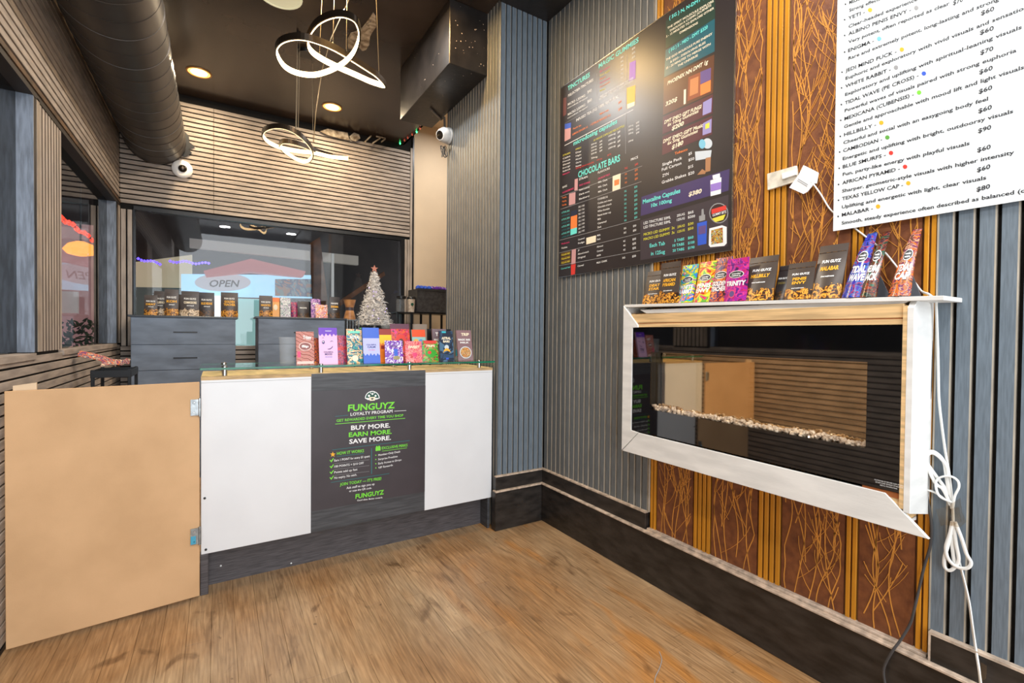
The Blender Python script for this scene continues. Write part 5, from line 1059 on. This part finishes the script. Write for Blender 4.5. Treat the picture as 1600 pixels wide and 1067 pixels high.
# ------------------------------------------------------------------ ceiling fittings
def spiral(name, label, px, z, zv, canopy, wires, bright, loops_cat='pendant light', hgt=.036, thick=.013):
    """closed band through sighted points on a hanging plane, LED on the inner face"""
    P = [at(a, b, Z=z)+Vector((0, 0, zv(i/len(px)))) for i, (a, b) in enumerate(px)]
    # recompute on the true height so the outline stays put
    P = [at(a, b, Z=z+zv(i/len(px))) for i, (a, b) in enumerate(px)]
    n = len(P); Q = []
    for i in range(n):      # Catmull-Rom
        p0, p1, p2, p3 = P[i-1], P[i], P[(i+1) % n], P[(i+2) % n]
        for j in range(4):
            t_ = j/4; Q.append(.5*((2*p1)+(p2-p0)*t_+(2*p0-5*p1+4*p2-p3)*t_*t_+(3*p1-p0-3*p2+p3)*t_**3))
    cen = sum(Q, Vector())/len(Q); t = thing(name, label, loops_cat, (cen.x, cen.y, HC))
    def band(o0, o1, h0, h1):
        mb = MB(); m = len(Q); vs = []
        for i in range(m):
            d = (Q[(i+1) % m]-Q[i-1]); d.z = 0; d.normalize(); nrm = Vector((-d.y, d.x, 0))   # left of travel seen from above
            for o_, h_ in ((o0, h0), (o1, h0), (o1, h1), (o0, h1)): vs.append(Q[i]-nrm*o_+Vector((0, 0, h_)))
        fs = []
        for i in range(m):
            j = (i+1) % m
            for k in range(4): fs.append((i*4+k, i*4+(k+1) % 4, j*4+(k+1) % 4, j*4+k))
        mb.add(vs, fs); return mb
    # traced counter-clockwise in the picture of a surface seen from below: inner side is to the right from above
    band(-thick/2, thick*.1, -hgt/2, hgt/2).build('band', M_bronzed, t)
    band(thick*.1, thick/2, -hgt/2-.001, hgt/2-.003).build('led_diffuser', bright, t)
    for (ax, ay) in wires:
        p = at(ax, ay, Z=z); top = Vector((p.x+(canopy.x-p.x)*.15, p.y+(canopy.y-p.y)*.15, HC-.02))
        MB().tube([p+Vector((0, 0, hgt/2)), top], .0016, 5).build('suspension_wire', M_wire, t)
        MB().lathe([(.004, 0), (.004, .014)], p+Vector((0, 0, hgt/2-.002)), 8).build('wire_clip', M_metal, t)
        MB().lathe([(.008, -.02), (.008, 0)], (top.x, top.y, HC), 10).build('ceiling_grip', M_black, t)
    MB().lathe([(.06, -.028), (.062, -.02), (.062, 0)], (canopy.x, canopy.y, HC), 24).build('canopy', M_black, t, smooth=True)
    return t, Q
p1 = [(602, 133), (590, 117.5), (572, 105), (548, 89.5), (524, 75), (500, 64.5), (476, 57.5), (455, 57.5), (438, 64), (431, 76), (435, 91), (446, 105), (465, 114), (490, 117), (514, 111), (535, 100), (550, 86), (559, 69), (562, 50), (558, 34), (548, 25), (532, 21), (514, 24), (497, 33), (486, 46), (480, 60), (482, 74), (492, 85), (510, 96), (531, 106), (556, 117), (581, 128)]
t1, Q1 = spiral('spiral_pendant', 'large brightly lit spiral ring pendant hanging nearest the camera', p1, 3.0, lambda s: .04*math.sin(2*PI*s*3+1.0), Vector((-1.38, .1, HC)), [(499, 88), (520, 71), (541, 85), (592, 119)], M_led)
p2 = [(543, 247), (520, 243), (500, 237.5), (486, 232), (474, 227), (462, 223), (450, 220.5), (441, 221), (437, 226), (441, 233), (451, 241), (462, 248), (474, 252.5), (483, 250.5), (488, 244), (488.5, 236), (485, 228), (477, 218), (466, 208.5), (453, 201), (439, 197), (425, 197.5), (414, 202), (410, 209), (413, 216), (421, 223), (434, 229), (450, 233.5), (470, 236.5), (492, 239), (518, 245)]
t2, Q2 = spiral('spiral_pendant', 'small dimly lit spiral ring pendant in front of the slatted back wall', p2, 2.87, lambda s: .03*math.sin(2*PI*s*3+1.0), Vector((-1.42, 1.4, HC)), [(462, 205), (466, 209), (463, 224), (489, 235)], M_ledd)
cw = [at(545, 0, Z=HC-.004), at(517, 60, Z=3.45), at(503, 110, Z=3.3), at(493, 180, Z=3.05), at(490, 222, Z=2.89)]
tag(MB().tube(cw, .003, 6).build('power_cord', M_wire), 'thin tan cord slanting from the ceiling to the small pendant', 'cord')
for (px, py, lens, lb) in ((311, 113, M_lens, 'glowing recessed downlight at the left, near the big duct'), (519, 167, M_lens, 'glowing recessed downlight between the two pendants'), (437, -8, M_lensoff, 'unlit pale recessed downlight at the top edge of the view')):
    p = at(px, py, Z=HC); r = .085 if lens is M_lens else .13
    t = thing('downlight', lb, 'downlight', (p.x, p.y, HC), None)
    MB().lathe([(r+.014, -.001), (r+.012, -.006), (r, -.007), (r, -.001)], (p.x, p.y, HC), 28).build('trim_ring', mat('bronze_ring', (170, 120, 60), .35, .4) if lens is M_lens else M_lensoff, t, smooth=True)
    MB().lathe([(r, -.003), (r, -.0012)], (p.x, p.y, HC), 28).build('lens', lens, t)
    if lens is M_lens: MB().lathe([(r*.72, -.006), (r*.74, -.0031)], (p.x, p.y, HC), 28).build('bulb', emis('lamp_core', (255, 226, 160), 9), t)
# spiral duct
dc = thing('spiral_duct', 'large dark spiral ventilation duct running along the left wall to the back wall', 'duct', (-2.53, .6, 2.95))
DX, DZ, DR = -2.535, 3.17, .24
MB().lathe([(DR, 0), (DR, 5.78)], (DX, -2.98, DZ), 56, axis=(0, 1, 0)).build('duct_body', M_duct, dc, smooth=True)
sp = []; n = 28*40
for k in range(n): a = 2*PI*k/40; sp.append((DX+(DR+.0005)*math.cos(a), -2.0+4.78*k/n, DZ+(DR+.0005)*math.sin(a)))
MB().tube(sp, .0028, 4, cap=False).build('spiral_seam', M_duct, dc, smooth=True)
fl_ = [at(a, b, Y=2.785) for a, b in ((288, 205), (295, 212), (296, 222), (305, 229), (295, 233), (300, 239), (288, 246), (283, 240))]
MB().prism(fl_, (0, .006, 0)).build('torn_flange', M_black, dc)
# dome camera on the slat wall
dm = thing('dome_camera', 'round white dome camera on the back wall under the duct end', 'camera', at(285, 265, Y=2.8))
p = at(285, 265, Y=2.8)
MB().lathe([(.085, 0), (.085, .022), (.074, .034), (.05, .038)], p, 32, axis=(0, -1, 0)).build('housing', M_cam, dm, smooth=True)
MB().lathe([(.036, .036), (.035, .044), (.028, .054), (.014, .060), (.002, .062)], p, 24, axis=(0.1, -1, 0)).build('dark_dome', mat('smoked_dome', (30, 26, 22), .1), dm, smooth=True)
MB().lathe([(.012, .058), (.008, .064)], p, 12, axis=(.1, -1, 0)).build('lens', mat('lens_grey', (110, 100, 90), .1), dm)
# turret camera on the pier
tc = thing('turret_camera', 'white turret camera on the end of the slatted pier below the ceiling box', 'camera', (-.40, .845, 3.0))
MB().lathe([(.066, 0), (.066, .022), (.060, .034)], (-.3915, .84, 3.0), 28, axis=(-1, 0, 0)).build('base_ring', M_cam, tc, smooth=True)
ax = Vector((-.85, -.38, -.30)).normalized(); c = Vector((-.42, .835, 3.0))
MB().lathe([(.045, -.02), (.060, .0), (.062, .03), (.052, .065), (.040, .085), (.036, .086)], c, 28, axis=ax).build('eyeball', M_cam, tc, smooth=True)
MB().lathe([(.034, .084), (.034, .088), (.010, .090)], c, 20, axis=ax).build('lens', mat('smoked_dome', (30, 26, 22), .1), tc, smooth=True)
cb = []; rnd = random.Random(4)
for k in range(60): a = k*.9; cb.append((-.43+.020*math.cos(a*.7)+rnd.uniform(-.004, .004), .86+.030*math.cos(a), 2.87+.052*math.sin(a*1.05)))
tag(MB().tube(cb, .0028, 5).build('cable_bundle', M_cordb), 'tangled bundle of thin dark cable under the turret camera', 'cable')
# fairy lights along the ceiling step
sl = thing('fairy_lights', 'short string of green and red fairy lights where ceiling meets cream recess', 'string lights', at(640, 217, Z=3.66))
pts = [at(a, b, Z=3.66) for a, b in ((616, 233), (622, 229), (629, 222), (636, 217), (641, 213), (648, 208), (655, 204), (660, 199))]; pts = [p+Vector((-.03, 0, -.02)) for p in pts]
MB().tube(pts, .004, 5).build('cable', M_black, sl)
for i, p in enumerate(pts): MB().lathe([(.003, -.016), (.011, 0), (.003, .012)], p, 8).build('bulb', (emis('green_bulb', (60, 230, 120), 5) if i in (2, 6) else emis('dim_red_bulb', (170, 70, 50), .8)), sl)

# ------------------------------------------------------------------ outlet and cords on the right wall
ou = thing('outlet_plate', 'scuffed white outlet plate tilted on the gold strips', 'outlet', at(1220, 280, X=-.003))
MB().prism([at(*p, X=-.012) for p in ((1198.5, 271.5), (1244, 258.5), (1246, 272), (1246, 283), (1199, 297))], (.010, 0, 0)).build('plate', mat('aged_white', (226, 218, 200), .5, var=.15, vscale=20), ou, bevel=.001)
MB().prism([at(*p, X=-.020) for p in ((1221, 271), (1242, 265), (1244, 273), (1222, 280))], (.008, 0, 0)).build('plug', M_cordw, ou, bevel=.001)
pt = thing('cord_tag', 'white square warning tag and junction block on the cord beside the outlet', 'tag', at(1255, 280, X=-.02))
MB().prism([at(*p, X=-.020) for p in ((1255, 258), (1277, 269), (1274, 286), (1262, 288), (1248, 272))], (.014, 0, 0)).build('block', M_cordw, pt, bevel=.001)
tgp = MB().prism([at(*p, X=-.026) for p in ((1249, 271), (1271, 288), (1261, 300), (1255, 303), (1233, 293))], (.003, 0, 0)).build('paper_tag', M_white, pt)
for a, b in (((1247, 279), (1262, 288)), ((1246, 281.5), (1261, 290.5))):
    v0, v1 = at(*a, X=-.0266), at(*b, X=-.0266); MB().prism([v0, v1, v1+Vector((0, 0, -.003)), v0+Vector((0, 0, -.003))], (.0004, 0, 0)).build('print_line', I_grey, tgp)
def smooth_path(P, k=6):
    P = [Vector(p) for p in P]; Q = []
    for i in range(len(P)-1):
        p0, p1, p2, p3 = P[max(i-1, 0)], P[i], P[i+1], P[min(i+2, len(P)-1)]
        for j in range(k):
            t_ = j/k; Q.append(.5*((2*p1)+(p2-p0)*t_+(2*p0-5*p1+4*p2-p3)*t_*t_+(3*p1-p0-3*p2+p3)*t_**3))
    return Q+[P[-1]]
def wp(x, y, X=-.012): return at(x, y, X=X)
wc = thing('extension_cord', 'flat white extension cord looped and taped on the grey slats, hanging down from the outlet', 'cord', wp(1480, 800))
run1 = [wp(1268, 284, -.022), wp(1282, 303, -.012), wp(1298, 328, -.002), wp(1320, 345, -.001), wp(1345, 364, -.002), wp(1380, 392, -.008), wp(1404, 420), wp(1418, 433, -.02), wp(1428, 440, -.02), wp(1440, 455, -.03), wp(1452, 460, -.04), wp(1462, 470, -.045), wp(1463, 480, -.025), wp(1464.5, 520), wp(1466, 570), wp(1467, 620), wp(1471, 660), wp(1477, 705), wp(1483, 740), wp(1487, 775), wp(1489, 800), wp(1490, 830), wp(1497, 870), wp(1506, 905), wp(1514, 940), wp(1519, 975), wp(1524, 1010), wp(1530, 1048, -.05), wp(1533, 1075, -.055), wp(1536, 1110, -.06)]
MB().tube(smooth_path(run1), .0055, 8, flat=(1, .6)).build('cord', M_cordw, wc, smooth=True)
for i, lp in enumerate(([(1488, 790), (1478, 765), (1460, 740), (1448, 722), (1446, 710), (1452, 705.5), (1460, 706), (1470, 714), (1476, 725), (1479, 745), (1484, 775), (1488, 795)],
           [(1486, 790), (1474, 765), (1462, 755), (1450, 730), (1449, 712), (1458, 708), (1470, 716), (1480, 730), (1482, 745)],
           [(1488, 785), (1468, 775), (1462, 757), (1466, 748), (1476, 744), (1488, 745), (1497, 752), (1498, 762), (1492, 775), (1489, 792)],
           [(1489, 788), (1474, 778), (1460, 769), (1447, 765)],
           [(1490, 815), (1483, 845), (1476, 870), (1476, 885), (1482, 891), (1490, 888), (1498, 875), (1494, 850), (1490, 820)],
           [(1492, 815), (1502, 840), (1510, 865), (1517, 878), (1514, 886), (1505, 888), (1492, 884), (1481, 872), (1478, 855), (1484, 835), (1488, 815)],
           [(1489, 815), (1488, 850), (1492, 880), (1498, 884)])):
    MB().tube(smooth_path([wp(a, b, -.016-.004*(i % 3)) for a, b in lp]), .0052, 8, flat=(1, .65)).build('cord_loop', M_cordw, wc, smooth=True)
MB().prism([wp(*p, -.032) for p in ((1462, 796), (1477, 792), (1490, 785), (1500, 778), (1503, 800), (1510, 815), (1500, 824), (1478, 820), (1470, 822))], (.002, 0, 0)).build('tape', M_tape, wc)
MB().prism([wp(*p, -.035) for p in ((1482, 795), (1498, 792), (1502, 815), (1486, 822))], (.001, 0, 0)).build('tape', M_tape, wc)
MB().prism([wp(*p, -.058) for p in ((1533, 1035), (1542, 1040), (1541, 1060), (1532, 1066))], (.002, 0, 0)).build('tape', M_tape, wc)
bc = [wp(1453, 482, -.006), wp(1455, 540, -.006), wp(1454, 600, -.008), wp(1449, 660, -.01), wp(1446, 720, -.01), wp(1448, 770, -.01), wp(1455, 815, -.01), wp(1454, 850, -.01), wp(1444, 885, -.012), wp(1436, 920, -.012), wp(1429, 950, -.02), wp(1422, 975, -.02), wp(1407, 1000, -.035), wp(1394, 1018, -.05), wp(1381, 1045, -.052), wp(1384, 1075, -.05), wp(1388, 1110, -.05)]
tag(MB().tube(smooth_path(bc), .0042, 8).build('power_cord', M_cordb, None, smooth=True), 'dark grey power cord hanging from the fireplace side over the baseboard', 'cord')
# a loose thread on the floor
tag(MB().tube(smooth_path([at(x, y, Z=.002) for x, y in ((1030, 1018), (1034, 1030), (1030, 1045), (1024, 1058), (1022, 1075))]), .0016, 5).build('thread', I_grey), 'thin pale thread lying on the wooden floor near the camera', 'thread')
